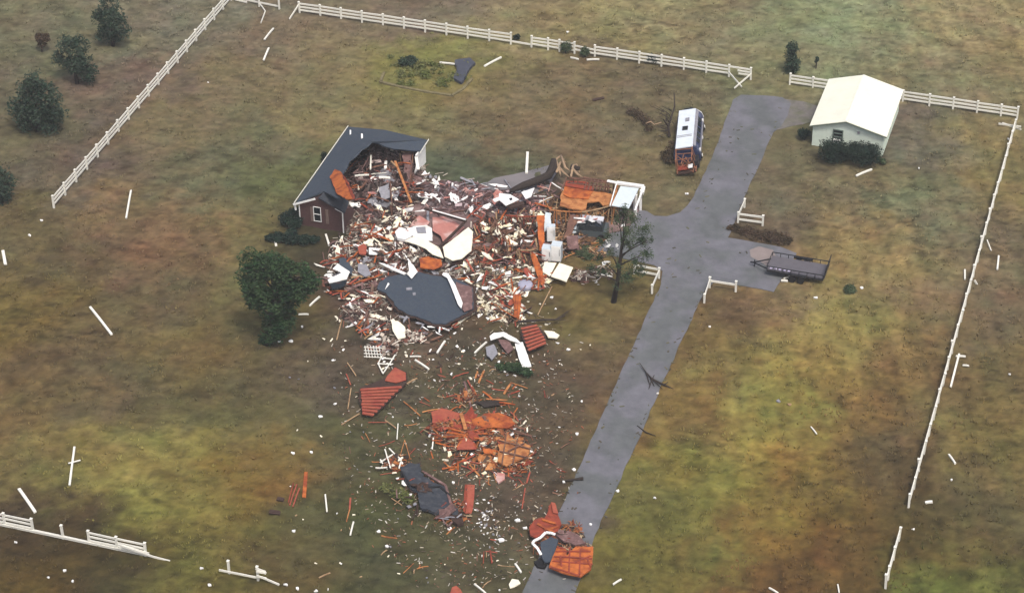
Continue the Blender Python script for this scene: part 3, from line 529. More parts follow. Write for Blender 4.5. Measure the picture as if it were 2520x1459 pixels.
# small south gable: east slope scrap, fascia, walls
gx0, gx1, gy = 24.1, 28.5, -39.05; gxm = 26.3; gzr = EAVE+(gxm-23.7)*SLP
mb = MB(); sl2 = [Vector((gxm, gy-.3, gzr)), Vector((28.9, gy-.3, EAVE+.0)), Vector((28.75, gy+1.2, EAVE+.1)), Vector((27.8, gy+2.6, EAVE+.55)), Vector((26.6, gy+2.2, gzr-.15))]; mb.prism(sl2, .14); part('roof', 'slate2', hs, mb, 'torn grey roof scrap over the gable')
mb = MB(); mb.add([(gx0, gy, -.1), (gx1, gy, -.1), (gx1, gy, EAVE), (gxm, gy, gzr-.15), (gx0, gy, EAVE-.02), (gx0, gy+.25, -.1), (gx1, gy+.25, -.1), (gx1, gy+.25, EAVE), (gxm, gy+.25, gzr-.15), (gx0, gy+.25, EAVE-.02)],
 [(0, 1, 2, 3, 4), (9, 8, 7, 6, 5), (0, 4, 9, 5), (1, 6, 7, 2), (2, 7, 8, 3), (3, 8, 9, 4)]); gw_ = part('wall', 'brick', hs, mb)
for (a, b, h) in (((gx0+.12, gy+.25), (gx0+.12, -25.1), EAVE-.1), ((gx0+.24, -25.1), (31.9, -25.1), EAVE-.1)):
    mb = MB(); mb.box(((a[0]+b[0])/2, (a[1]+b[1])/2, h/2-.05), (max(.24, abs(b[0]-a[0])), max(.24, abs(b[1]-a[1])), h)); part('wall', 'brick', hs, mb)
mb = MB(); mb.add([(gx1-.22, gy+.25, -.1), (gx1, gy+.25, -.1), (gx1, -36.2, -.1), (gx1-.22, -36.2, -.1), (gx1-.22, gy+.25, EAVE-.1), (gx1, gy+.25, EAVE-.1), (gx1, -36.2, 1.0), (gx1-.22, -36.2, 1.1)], [(0, 1, 5, 4), (1, 2, 6, 5), (2, 3, 7, 6), (3, 0, 4, 7), (4, 5, 6, 7)]); part('wall', 'brick', hs, mb)
mb = MB(); mb.prism([(31.95, -25, 2.4), (31.95, -25.05, -.1), (31.95, -28.3, -.1), (31.95, -28.1, .7), (31.95, -27.4, 1.2), (31.95, -27.6, 2.35)], .15, Vector((1, 0, 0))); part('wall', 'white', hs, mb, 'white east wall stub under the roof corner')
mb = MB(); mb.beam((23.68, gy-.2, EAVE+.03), (23.62, -24.6, EAVE+.03), .06, .07); part('gutter', 'vinyl', hs, mb)
mb = MB(); mb.beam((32.2, -24.7, EAVE+.02), (32.22, -27.4, EAVE+.02), .06, .08); part('gutter', 'vinyl', hs, mb)
mb = MB(); mb.beam((23.65, gy-.33, EAVE-.06), (gxm-.35, gy-.33, gzr-.2), .07, .18); part('rake_board', 'white', hs, mb)
mb = MB(); mb.beam((gx1+.08, gy-.1, EAVE-.1), (gx1+.06, gy-.1, 0), .1, .1); mb.beam((gx1-.6, gy-.12, EAVE+.25), (gx1+.1, gy-.12, EAVE-.05), .2, .2); part('downspout', 'white', hs, mb)
mb = MB(); mb.beam((gx0+.05, gy-.08, EAVE-.2), (gx0+.05, gy-.08, .1), .08, .08); mb.beam((gx0-.35, gy-.15, EAVE-.1), (gx0-.3, gy-.15, EAVE-.75), .14, .14); part('downspout', 'white', hs, mb)
window(hs, (25.95, gy-.01, 1.6), .72, 1.6, bars=1, t=.055)
for sx in (-.75, .8):
    mb = MB(); mb.box((26.15+sx, gy-.04, 1.5), (.28, .06, 1.6)); part('shutter', mat('shutter_paint', (.17, .12, .10), .7), hs, mb)
mb = MB()
for a, b in (((150, 0, 0), 0),): pass
mb = MB(); mb.tube([onplane(*dd('e', 645, 175), wp, wnrm), onplane(*dd('e', 645, 150), wp, wnrm)+Vector((0, 0, .2))], .08); part('roof_pipe', 'white', hs, mb)
mb = MB(); mb.tube([onplane(*dd('e', 760, 215), wp, wnrm), onplane(*dd('e', 760, 195), wp, wnrm)+Vector((0, 0, .3))], .1); part('roof_pipe', 'white', hs, mb)
# floor slab of the missing middle
mb = MB(); mb.prism([(24.3, -38.8, .12), (44.5, -38.6, .12), (46.5, -34.5, .12), (50.5, -33.6, .12), (54.4, -31, .12), (54.6, -26.6, .12), (33, -29.5, .12), (31.8, -25.3, .12), (24.3, -25.3, .12)], .2, Vector((0, 0, 1))); part('floor_slab', mat('stained_slab', (.14, .09, .085), .9, .3, 1.2, col2=(.22, .15, .14), mix=.55), hs, mb)

# garage end
gz = 2.5
ga = [P('f', 1605, 395, gz), P('f', 1850, 430, gz), P('f', 1770, 650, gz-.1), P('f', 1545, 605, gz-.1)]
mb = MB(); mb.prism([P('f', 1640, 425, gz+.05), P('f', 1805, 445, gz+.05), P('f', 1715, 625, gz-.05), P('f', 1558, 600, gz-.05)], .08); part('porch_roof', mat('porch_panel', (.55, .62, .66), .5, .06), hs, mb)
mb = MB(); mb.beam(ga[0], ga[1], .35, .22); mb.beam(ga[1]+Vector((0, 0, -.1)), P('f', 1835, 490, gz-.25), .3, .35); mb.beam(ga[1], ga[2], .16, .16); mb.beam(ga[0], ga[3], .1, .12); mb.beam(P('f', 1520, 378, gz), ga[0], .3, .1); part('porch_beam', 'white', hs, mb)
for p in ((1778, 690), (1820, 645)):
    b = P('f', *p, 0); mb = MB(); mb.beam((b.x, b.y, 0), (b.x, b.y, 2.35), .2, .2); part('porch_post', 'white', hs, mb)
mb = MB(); mb.box((54.2, -27.6, 1.1), (.15, .9, 2.2)); part('wall', 'white', hs, mb)
DK = lambda *pp, z=2.: [P('f', a, b, z) for a, b in pp]
def gen(name, m, pts, th, label, cat, jg=.07, step=.4, kids=()):
    mb = MB(); mb.prism(jag(pts, step, jg), th); o = mb.build(name, m, label=label, cat=cat)
    for (nm, mm, kb) in kids: part(nm, mm, o, kb)
    return o
def studs(k, lines, z, w=.09, h=.09, bend=0.):
    mb = MB()
    for l in lines:
        za = l[4] if len(l) > 4 else z; zb = l[5] if len(l) > 5 else z
        mb.beam(P(k, l[0], l[1], za), P(k, l[2], l[3], zb), w, h, segs=3, bend=bend+random.uniform(-.05, .05), ragged=.05)
    return mb
tr = [(1170, 350, 1530, 380), (1160, 395, 1560, 440), (1300, 345, 1600, 400)]+[(1340+i*34, 360+i*3, 1310+i*36, 455+i*2) for i in range(8)]+[(1000, 620, 1290, 655), (1290, 655, 1560, 590), (1150, 350, 1100, 470)]
gen('roof_deck', 'osb2', DK((1135, 425), (1250, 440), (1390, 470), (1490, 480), (1570, 500), (1560, 590), (1480, 600), (1440, 560), (1340, 570), (1320, 645), (1200, 630), (1090, 600), (1100, 500), z=1.5), .12, 'orange and tan roof decking lying over the garage', 'roof deck', kids=[('rafters', 'wood', studs('f', [t for t in tr if t[1] < 590 and t[0] < 1560], 1.75, .09, .12))])
gen('roof_deck', 'osb', DK((1130, 430), (1390, 475), (1350, 540), (1180, 530), (1120, 500), z=1.62), .05, 'smooth salmon orange sheet on top of the garage decking', 'board')
gen('roof_deck', 'redb', DK((1150, 375), (1330, 385), (1400, 440), (1390, 468), (1135, 422), z=1.7), .06, 'dark red strip of decking at the far edge of the garage', 'board')
gen('plank', 'osb', [P('f', a, b, z) for a, b, z in ((880, 690, 2.), (950, 690, 2.), (950, 850, 1.4), (940, 1000, .8), (905, 1010, .8), (890, 860, 1.4))], .08, 'upright orange board left of the white appliances', 'board')
gen('plank', 'wood', [P('f', a, b, z) for a, b, z in ((1180, 680, 1.9), (1265, 690, 1.9), (1200, 860, 1.2), (1130, 900, 1.))], .1, 'brown board sloping down between the appliances and the car', 'board')
gen('plank', 'mauve', [P('f', a, b, z) for a, b, z in ((1150, 880, 1.3), (1250, 870, 1.3), (1270, 1020, .3), (1160, 1010, .3))], .1, 'mauve broken panel right of the appliances', 'panel')
gen('plank', 'osb', [P('h', a, b, z) for a, b, z in ((900, 170, 1.2), (960, 210, 1.2), (1030, 380, .9), (1050, 490, .5), (1010, 500, .5), (960, 370, .8), (920, 250, 1.))], .08, 'long orange brown board leaning above the grey round tub', 'board')
gen('plank', 'osb', [P('h', a, b, z) for a, b, z in ((735, 600, .8), (815, 590, .8), (800, 820, .5), (740, 825, .5))], .07, 'bright orange fluted board low on the right of the wreck', 'board', kids=[('batten', 'redb', studs('h', [(760, 600, 750, 820), (785, 600, 775, 820)], .86, .04, .03))])
gen('plank', 'osb', [onplane(*dd('e', a, b), (23.7, -30, EAVE+.3), wnrm) for a, b in ((440, 590), (490, 518), (550, 545), (590, 640), (630, 740), (660, 815), (600, 815), (515, 765), (480, 690))], .1, 'bright orange board standing against the hole in the grey roof', 'board')
gen('plank', 'redb', [onplane(*dd('e', a, b), (23.7, -30, EAVE+.2), wnrm) for a, b in ((555, 560), (610, 620), (650, 710), (690, 800), (665, 815), (600, 650))], .08, 'dark red board edge beside the orange roof board', 'board')
# dark roof slab in the middle and its neighbours
gen('roof_slab', 'slate', [P('g', a, b, .75) for a, b in ((800, 420), (1000, 385), (1095, 370), (1225, 405), (1450, 440), (1560, 480), (1645, 530), (1650, 740), (1560, 790), (1370, 890), (1240, 880), (1160, 840), (1000, 790), (900, 740), (840, 650), (780, 580), (690, 540), (720, 470))], .12, 'big dark slate blue roof slab lying flat in the middle of the wreck', 'roof slab', .07, .3, kids=[('decking', 'woodd', MB().prism(jag([P('g', a, b, .62) for a, b in ((770, 400), (1000, 360), (1225, 385), (1450, 425), (1670, 520), (1680, 760), (1500, 850), (1370, 915), (1230, 900), (1000, 810), (880, 750), (760, 590), (660, 550), (700, 450))], .35, .16), .12)), ('vent_cap', 'greys', MB().prism([P('g', a, b, .85) for a, b in ((980, 530), (1040, 525), (1040, 545), (985, 552))], .1).prism([P('g', a, b, .85) for a, b in ((1045, 580), (1075, 575), (1078, 598), (1048, 600))], .1))])
gen('siding_panel', 'mauve', [P('g', a, b, .98) for a, b in ((1480, 470), (1640, 530), (1640, 740), (1560, 770), (1500, 620))], .04, 'purplish grey flap on the right end of the dark roof slab', 'panel')
gen('gutter_length', 'white', [P('g', a, b, 1.1) for a, b in ((1350, 380), (1400, 385), (1470, 500), (1545, 680), (1530, 735), (1500, 700), (1430, 520), (1390, 430), (1340, 400))], .09, 'curved white gutter lying over the right of the dark roof slab', 'gutter', .01)
gen('wall_panel', 'white', [P('g', a, b, z) for a, b, z in ((1000, 270, 1.4), (1050, 300, 1.4), (1095, 370, 1.2), (1035, 440, .95), (985, 390, 1.), (1010, 360, 1.2))], .06, 'white kite shaped scrap at the top of the dark roof slab', 'panel', .01)
gen('long_board', 'white', [P('g', a, b, z) for a, b, z in ((710, 280, 1.1), (760, 290, 1.1), (860, 330, 1.), (985, 385, .95), (960, 398, .95), (840, 350, 1.))], .08, 'long white board on the upper left edge of the dark roof slab', 'board', .01)
gen('wall_panel', 'cream', [P('u', a, b, 1.3) for a, b in ((1850, 400), (1935, 480), (1905, 820), (1720, 970), (1560, 1000), (1420, 930), (1385, 760))], .08, 'largest cream wall panel lying in the centre of the wreck', 'panel', .02)
gen('wall_panel', 'cream', [P('u', a, b, 1.1) for a, b in ((700, 650), (850, 570), (1000, 590), (1170, 680), (1330, 770), (1400, 960), (1200, 890), (1080, 790), (900, 710))], .07, 'long cream panel pointing left of the largest cream panel', 'panel', .03)
gen('wall_panel', 'pink', [P('u', a, b, .6) for a, b in ((1200, 220), (1400, 210), (1620, 310), (1780, 400), (1560, 620), (1400, 700), (1350, 560), (1200, 460))], .05, 'dusty pink sheet behind the largest cream panel', 'sheet', .03)
gen('wall_panel', 'pink', [P('u', a, b, .6) for a, b in ((860, 280), (960, 190), (1080, 260), (1150, 300), (1100, 380), (900, 390), (780, 370))], .05, 'smaller pink and grey sheet left of the big pink one', 'sheet', .03)
gen('wall_panel', 'white', [P('u', a, b, .9) for a, b in ((740, 420), (900, 380), (1090, 360), (1190, 420), (1200, 640), (1050, 650), (880, 570), (760, 520))], .06, 'white and blue grey panel in the middle of the floor', 'panel', .03)
gen('wall_panel', 'greys', [P('u', a, b, 1.0) for a, b in ((900, 400), (1070, 390), (1090, 500), (930, 500))], .05, 'blue grey square lying on the white floor panel', 'panel', .01)
gen('bath_tub', 'white', [P('u', a, b, 1.0) for a, b in ((520, 480), (600, 400), (700, 420), (800, 480), (820, 560), (700, 620), (560, 590))], .3, 'white tub like shell left of the blue grey square', 'tub', .01)
gen('wall_panel', 'white', [P('g', a, b, 1.) for a, b in ((300, 290), (420, 370), (390, 440), (215, 480), (200, 450), (340, 380), (250, 340))], .1, 'bright white bent panel at the left edge of the wreck', 'panel', .02)
gen('wall_panel', 'slate', [P('g', a, b, .9) for a, b in ((310, 240), (370, 230), (450, 340), (440, 400), (330, 320))], .08, 'dark grey shingle scrap above the white bent panel', 'roof scrap', .02)
gen('screen', 'glass', [P('g', a, b, .9) for a, b in ((220, 490), (340, 410), (390, 470), (360, 520), (250, 545))], .1, 'glossy black sheet below the white bent panel', 'sheet', .01)
gen('wall_panel', 'greys', [P('g', a, b, 1.) for a, b in ((500, 290), (590, 300), (630, 400), (570, 420), (500, 370))], .08, 'plain grey square board left of the long white board', 'board', .02)
gen('wall_panel', 'redl', [P('g', a, b, 1.3) for a, b in ((500, 120), (560, 90), (590, 120), (580, 200), (510, 190))], .12, 'small brick red box end in the upper left debris', 'box', .02)
gen('wall_panel', 'white', [P('g', a, b, 1.3) for a, b in ((610, 130), (720, 140), (690, 200), (610, 195))], .08, 'white rectangle beside the small brick red box end', 'panel', .02)
gen('wall_panel', 'cream', [P('g', a, b, .5) for a, b in ((830, 860), (900, 860), (970, 920), (975, 1020), (900, 1040), (850, 960))], .1, 'pale cream block below the dark roof slab', 'panel', .03)
gen('wall_panel', 'osb', [P('g', a, b, 1.) for a, b in ((1110, 240), (1200, 220), (1330, 250), (1340, 310), (1250, 345), (1120, 330))], .1, 'rust orange scrap just above the dark roof slab', 'board', .06)
gen('wall_panel', 'cream', [P('f', a, b, .8) for a, b in ((950, 1110), (1060, 1120), (1000, 1240), (930, 1200))], .08, 'cream square left of its twin below the appliances', 'panel', .02)
gen('wall_panel', 'cream', [P('f', a, b, .8) for a, b in ((1085, 1120), (1210, 1160), (1150, 1290), (1010, 1240))], .08, 'tilted cream square at the lower right corner of the garage', 'panel', .02)
gen('wall_panel', 'white', [P('f', a, b, 1.6) for a, b in ((540, 490), (640, 500), (720, 545), (600, 600), (540, 550))], .1, 'white box lid beside the fallen tree trunk', 'panel', .02, kids=[('opening', 'black', MB().prism([P('f', a, b, 1.62) for a, b in ((630, 535), (655, 530), (662, 548), (638, 556))], .03)), ('flange', 'white', MB().prism([P('f', a, b, 1.66) for a, b in ((480, 545), (560, 515), (575, 540), (500, 568))], .06))])
gen('wall_panel', 'white', [P('f', a, b, 1.5) for a, b in ((740, 480), (860, 440), (830, 520), (780, 540))], .08, 'small white triangle right of the white box lid', 'panel', .02)
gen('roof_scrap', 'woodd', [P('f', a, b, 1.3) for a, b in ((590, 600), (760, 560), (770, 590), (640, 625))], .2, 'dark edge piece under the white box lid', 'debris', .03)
def stud_wall(k, a, b, h, n, m, lab=None, fall=.12, base=0.):
    A, B_ = P(k, a[0], a[1], h), P(k, b[0], b[1], h); mb = MB(); mb.beam(A, B_, .1, .09, segs=3, bend=-.08); mb.beam(Vector((A.x, A.y, base)), Vector((B_.x, B_.y, base)), .1, .08)
    for i in range(n):
        f = (i+random.uniform(-.2, .2))/(n-1); p = A.lerp(B_, min(1, max(0, f))); mb.beam((p.x, p.y, base), p+Vector((random.gauss(0, fall), random.gauss(0, fall), random.uniform(-.5, 0))), .06, .1)
    return part('stud_wall', m, hs, mb, lab)
stud_wall('f', (1000, 640), (1290, 660), 2.2, 9, 'osb2'); stud_wall('f', (1290, 660), (1560, 600), 2.2, 8, 'woodt'); stud_wall('f', (1180, 352), (1600, 400), 2.3, 13, 'wood'); stud_wall('f', (1560, 600), (1620, 400), 2.3, 6, 'osb2')
stud_wall('f', (600, 690), (870, 700), 1.7, 9, 'redb', fall=.3); stud_wall('f', (700, 1000), (860, 1000), 1.6, 6, 'woodt', fall=.25); stud_wall('f', (480, 700), (620, 950), 1.5, 8, 'wood', fall=.3)
stud_wall('e', (1150, 345), (1270, 340), 2.2, 5, 'woodt'); stud_wall('e', (1270, 345), (1230, 700), 2.1, 9, 'wood', fall=.2); stud_wall('e', (1040, 640), (1060, 860), 2., 6, 'wood', fall=.25); stud_wall('e', (880, 300), (760, 520), 2.1, 8, 'mauve', fall=.3); stud_wall('e', (700, 620), (880, 620), 1.9, 6, 'mauve', fall=.4)
mb = MB(); mb.prism(jag([P('e', a, b, z) for a, b, z in ((1165, 360, 2.2), (1255, 350, 2.2), (1250, 560, 1.5), (1225, 700, 1.), (1190, 620, 1.2))], .4, .1), .1); part('wall', 'mauve', hs, mb, 'leaning purplish brown inner wall')
mb = MB(); mb.prism(jag([P('e', a, b, z) for a, b, z in ((930, 700, 1.9), (1030, 660, 1.9), (1040, 800, 1.3), (960, 840, 1.2))], .4, .1), .1); part('wall', 'greys', hs, mb, 'leaning pale grey inner wall')
# two long dark roof beams in the middle
for l, lab in (((1060, 60, 1800, 290), 'long dark beam with a white edge crossing the floor'), ((1800, 290, 1330, 750), 'dark beam lying along the largest cream panel')):
    mb = MB(); mb.beam(P('u', l[0], l[1], 1.3), P('u', l[2], l[3], 1.4), .22, .16, segs=3, bend=-.05)
    o = mb.build('roof_beam', 'woodd', label=lab, cat='beam')
    if l[0] == 1060: part('trim', 'white', o, MB().beam(P('u', 1200, 90, 1.5), P('u', 1800, 265, 1.6), .14, .06))
# rounded tub, appliances
def lathe(c, prof, n=18):
    mb = MB(); vs = []; fs = []
    for (r, z) in prof:
        for q in range(n): a = 2*math.pi*q/n; vs.append((c[0]+r*math.cos(a), c[1]+r*math.sin(a), c[2]+z))
    for k in range(len(prof)-1):
        for q in range(n): fs.append((k*n+q, k*n+(q+1) % n, (k+1)*n+(q+1) % n, (k+1)*n+q))
    fs.append(tuple(range((len(prof)-1)*n, len(prof)*n))); return mb.add(vs, fs)
c = P('h', 855, 540, .1); lathe(c, [(.5, 0), (.66, .15), (.70, .5), (.6, .62), (.3, .66)]).build('water_tank', mat('tank', (.36, .36, .46), .5, .05), label='round lavender grey tank in the right of the wreck', cat='tank', smooth=True)
def appliance(name, k, x, y, z0, w, d, h, label, rz=.1):
    c = P(k, x, y, z0); R_ = Matrix.Rotation(rz, 3, 'Z'); o = MB().box(c+Vector((0, 0, h/2)), (w, d, h), R_).build(name, 'appl', label=label, cat='appliance')
    part('door', 'white', o, MB().box(c+R_ @ Vector((0, -d/2-.025, 0))+Vector((0, 0, h/2)), (w*.92, .04, h*.93), R_)); part('handle', 'metal', o, MB().box(c+R_ @ Vector((w*.36, -d/2-.07, 0))+Vector((0, 0, h*.6)), (.05, .05, h*.4), R_))
    return o
appliance('freezer', 'f', 975, 1080, .15, .9, .8, 1.35, 'pale blue grey cabinet, the left of the two appliances'); appliance('refrigerator', 'f', 1062, 1085, .15, .95, .85, 1.75, 'taller pale appliance with a white door, the right one')
appliance('wall_cabinet', 'f', 1010, 915, .3, .8, .5, 1.7, 'white cabinet standing behind the two appliances', .3)
gen('wall_panel', 'appl', [P('f', a, b, z) for a, b, z in ((960, 660, 2.2), (1010, 670, 2.2), (1005, 800, 1.3), (950, 840, 1.))], .08, 'pale grey upright sheet right of the orange board', 'panel')
# ladder-like white lattice
mb = MB()
for k in range(6): mb.beam(P('g', 570+k*28, 1110, .5), P('g', 590+k*28, 1225, .35), .06, .05)
for k in range(4): mb.beam(P('g', 560, 1125+k*30, .56), P('g', 740, 1130+k*32, .54), .06, .05)
mb.build('lattice_panel', 'vinyl', label='small white lattice panel at the bottom of the wreck', cat='lattice')
mb = studs('g', [(700, 1280, 750, 1385), (750, 1385, 870, 1200), (740, 1210, 700, 1290), (790, 1280, 830, 1300), (760, 1230, 860, 1240), (700, 1285, 850, 1290)], .3, .1, .07); mb.build('chair_frame', 'vinyl', label='white bent metal frame touching the red slatted deck', cat='frame')

# crumpled car under the garage
car = empty('crushed_car', P('f', 1370, 860, 0), .12, 'grey car with dark windows half buried at the garage mouth', 'car')
def loc(parent, v): return Matrix.LocRotScale(parent.location, parent.rotation_euler, None) @ Vector(v)
def cbox(parent, c, d, taper=None):
    hx, hy, hz = d[0]/2, d[1]/2, d[2]/2; tx, ty = taper or (1, 1); cx, cy, cz = c
    vs = [loc(parent, (cx+sx*hx*(tx if sz > 0 else 1), cy+sy*hy*(ty if sz > 0 else 1), cz+sz*hz)) for sz in (-1, 1) for sy in (-1, 1) for sx in (-1, 1)]
    return vs, [(0, 2, 3, 1), (4, 5, 7, 6), (0, 1, 5, 4), (2, 6, 7, 3), (0, 4, 6, 2), (1, 3, 7, 5)]
part('body', mat('car_paint', (.07, .085, .09), .35, .1), car, MB().add(*cbox(car, (0, 0, .62), (3.3, 1.8, .62), (.96, .95))))
part('cabin_glass', 'glass', car, MB().add(*cbox(car, (0.1, 0, 1.15), (2.4, 1.7, .5), (.9, .8)))); part('bumper', 'appl', car, MB().add(*cbox(car, (-1.5, -.2, .75), (.5, 1.5, .4), (.8, .8)))); part('roof', mat('car_roof', (.55, .56, .6), .4, .1), car, MB().add(*cbox(car, (0.0, .55, 1.48), (2.3, .75, .1), (.95, .9))))
for sx in (-1, 1):
    for sy in (-1, 1):
        c = loc(car, (sx*1.15, sy*.88, .33)); ax = loc(car, (0, 1, 0))-loc(car, (0, 0, 0)); w_ = part('wheel', 'black', car, MB().tube([c-ax*.1, c+ax*.1], .33, 14)); 
        part('rim', 'metal', w_, MB()) if False else None
for sx in (-1, 1): part('headlight', 'white', car, MB().add(*cbox(car, (-1.63, sx*.6, .68), (.08, .3, .16))))

# fallen tree across the patio
ft = empty('fallen_tree', at(1300, 460, .3), 0, 'snapped tree lying over the patio, dark trunk and pale splintered crown', 'fallen tree'); mb = MB()
mb.tube([P('f', 640, 470, .8), P('f', 760, 420, .9), P('f', 900, 370, 1.), P('f', 985, 330, 1.2), P('f', 1030, 250, 1.8), P('f', 1035, 180, 2.3)], [.2, .36, .38, .42, .42, .25], 9); part('trunk', 'bark', ft, mb, smooth=True)
mb = MB()
for l in ([(1030, 260), (1060, 180), (1100, 150), (1140, 210)], [(1060, 300), (1090, 220), (1130, 180)], [(1080, 250), (1120, 300), (1180, 350)], [(1100, 150), (1140, 260), (1190, 300)], [(1190, 340), (1210, 240), (1240, 230), (1270, 300)], [(1200, 260), (1250, 320), (1300, 350)], [(1060, 200), (1090, 300), (1100, 345)]):
    mb.tube([P('f', a, b, 1.6-.25*i+random.uniform(-.1, .2)) for i, (a, b) in enumerate(l)], [.12]*(len(l)-1)+[.04], 5)
part('limbs', 'barkt', ft, mb, smooth=True); part('roots', 'bark', ft, MB().tube([P('f', 1190, 250, 1.2), P('f', 1270, 270, 1.1)], [.3, .2], 6))
# dead tree left of the camper
dt = empty('bare_tree', at(1650, 400, 0), 0, 'leafless broken tree crushed against the left side of the camper', 'tree'); mb = MB()
mb.tube([P('c', 1250, 1090, .1), P('c', 1240, 1010, .9), P('c', 1200, 950, 1.8)], [.16, .12, .06], 6); mb.tube([P('c', 1240, 1010, .9), P('c', 1290, 850, 1.4), P('c', 1285, 740, 1.9)], [.1, .08, .05], 5)
for _ in range(26):
    s = P('c', 1230+random.uniform(-30, 40), 980+random.uniform(-110, 80), 1.1); mb.tube([s, s+Vector((random.uniform(-2, .5), random.uniform(-1, 1), random.uniform(-.6, .8)))], [.05, .015], 4)
part('trunk', 'bark', dt, mb)
mb = MB(); mb.tube([P('c', 1060, 985, .7), P('c', 1100, 970, .9), P('c', 1130, 995, .8), P('c', 1185, 975, .9)], [.05, .07, .06, .04], 5); part('broken_limb', 'barkt', dt, mb)

# ---------------------------------------------------------------- overturned camper
a0, a1 = P('c', 1395, 845, 2.15), P('c', 1365, 1165, 2.15)
ctr = (a0+a1)/2; ang = math.atan2(a1.x-a0.x, -(a1.y-a0.y)); L = (a1-a0).length; TILT = math.radians(13); BZ = 1.12
cam_o = empty('camper_van', (ctr.x+.24, ctr.y, 0), ang, 'battered camper van with a white roof and dark blue side, wrecked beside the driveway', 'van')
Rt = Matrix.Rotation(-TILT, 3, 'Y')
def cl(x, y, z):   # camper frame: x across, y along, z up, then leaned to the west
    v = Rt @ Vector((x, y, z)); return loc(cam_o, (v.x, v.y, v.z+BZ))
def ring(prof, y0, y1, s0=1., s1=1., dz1=0.):
    n = len(prof); vs = [cl(x*s0, y0, z) for x, z in prof]+[cl(x*s1, y1, z+dz1*(z+1)/2) for x, z in prof]
    return MB().add(vs, [tuple(range(n)), tuple(range(2*n-1, n-1, -1))]+[(i, i+n, (i+1) % n+n, (i+1) % n) for i in range(n)])
def cbx(x0, x1, y0, y1, z0, z1): return ring([(x0, z0), (x1, z0), (x1, z1), (x0, z1)], y0, y1)
BODY = [(-1.15, -.85), (1.3, -.85), (1.45, -.2), (1.34, .35), (.90, .93), (-.90, .93), (-1.18, .35), (-1.25, -.2)]
yb_, yf = -L/2, L/2
part('body', 'navy', cam_o, ring(BODY, yb_, yf-.6)); part('roof', mat('camper_roof', (.62, .68, .74), .5, .08, 1.5), cam_o, ring([(-.92, .90), (.88, .90), (.82, 1.02), (-.86, 1.02)], yb_-.05, yf-.6))
part('roof_edge', 'greys', cam_o, ring([(.84, .92), (1.1, .70), (1.12, .78), (.88, 1.0)], yb_+.2, yf-.8))
mb = MB(); NS = 6; fs = []; vs = []; nb = len(BODY)
for k in range(NS+1):
    a = k/NS*math.pi/2; y = yf-.6+math.sin(a)*.9; sc = .5+.5*math.cos(a); vs += [cl(x*sc, y, z if z < 0 else z*(1-.55*math.sin(a))) for x, z in BODY]
    if k: fs += [((k-1)*nb+q, (k-1)*nb+(q+1) % nb, k*nb+(q+1) % nb, k*nb+q) for q in range(nb)]
fs.append(tuple(NS*nb+q for q in range(nb))); mb.add(vs, fs); part('cab', 'white', cam_o, mb)
part('windscreen', 'glass', cam_o, cbx(-.35, .5, yf-.75, yf-.25, .88, .99)); part('roof_vent', 'black', cam_o, cbx(-.32, .22, -.75, -.1, 1.0, 1.12)); part('roof_hatch', 'greys', cam_o, cbx(-.1, .3, .9, 1.5, 1.0, 1.1))
part('roof_rack', 'greys', cam_o, cbx(-.8, .7, -1.75, -1.68, 1.0, 1.06)); part('roof_rack', 'greys', cam_o, cbx(-.8, .7, -2.0, -1.93, 1.0, 1.06))
for y in (-2.2, -1.2, -.2, .8, 1.7): part('window', 'glass', cam_o, ring([(1.30, .34), (1.37, .38), (1.12, .74), (1.05, .70)], y-.38, y+.32))
part('side_stripe', 'greys', cam_o, ring([(1.41, -.1), (1.47, -.12), (1.43, .1), (1.37, .1)], yb_+.3, yf-1.))
for y in (yb_+1., yf-1.3):
    w_ = part('wheel', 'black', cam_o, MB().tube([cl(1.1, y, -.82), cl(1.42, y, -.82)], .36, 14)); wl = MB().tube([cl(1.4, y, -.82), cl(1.46, y, -.82)], .17, 10).build('rim', 'white', w_); wl.data.transform(Matrix.LocRotScale(cam_o.location, cam_o.rotation_euler, None).inverted())
for y, z in ((yf-1.6, .1), (-.4, -.3), (yb_+.4, .2)): part('side_lamp', 'white', cam_o, cbx(1.38, 1.5, y-.14, y+.14, z-.1, z+.12))
mb = MB()
for (x, z) in ((-.95, -.8), (1., -.8), (.8, .9), (-.84, .9)): mb.beam(cl(x, yb_, z), cl(x*.95, yb_-2.2, z*.75), .08, .08, bend=.1, segs=3)
for k in range(3):
    y = yb_-.3-k*.85
    for (p, q) in (((-.95, -.8), (1., -.8)), ((1., -.8), (.8, .85)), ((.8, .85), (-.84, .85)), ((-.84, .85), (-.95, -.8))): mb.beam(cl(p[0], y, p[1]), cl(q[0], y+random.uniform(-.3, .3), q[1]), .06, .06)
for _ in range(9): mb.beam(cl(random.uniform(-.9, .9), yb_-random.uniform(.1, 1.2), random.uniform(-.6, .6)), cl(random.uniform(-.9, .9), yb_-random.uniform(1.2, 2.7), random.uniform(-.8, .3)), .07, .05)
part('rear_frame', mat('burnt_frame', (.26, .11, .06), .9, .3), cam_o, mb, 'bare orange brown frame of the torn rear end'); part('rear_floor', 'woodd', cam_o, cbx(-.95, .95, yb_-2.1, yb_-.02, -.85, -.7)); part('rear_panel', 'redb', cam_o, cbx(-.8, .3, yb_-1.9, yb_-1.0, -.5, -.42)); part('rear_panel', 'white', cam_o, cbx(.25, .7, yb_-2., yb_-1.4, -.3, -.2))
part('rear_corner', 'steeld', cam_o, cbx(.75, 1.25, yb_-1.3, yb_-.02, -.85, -.1))

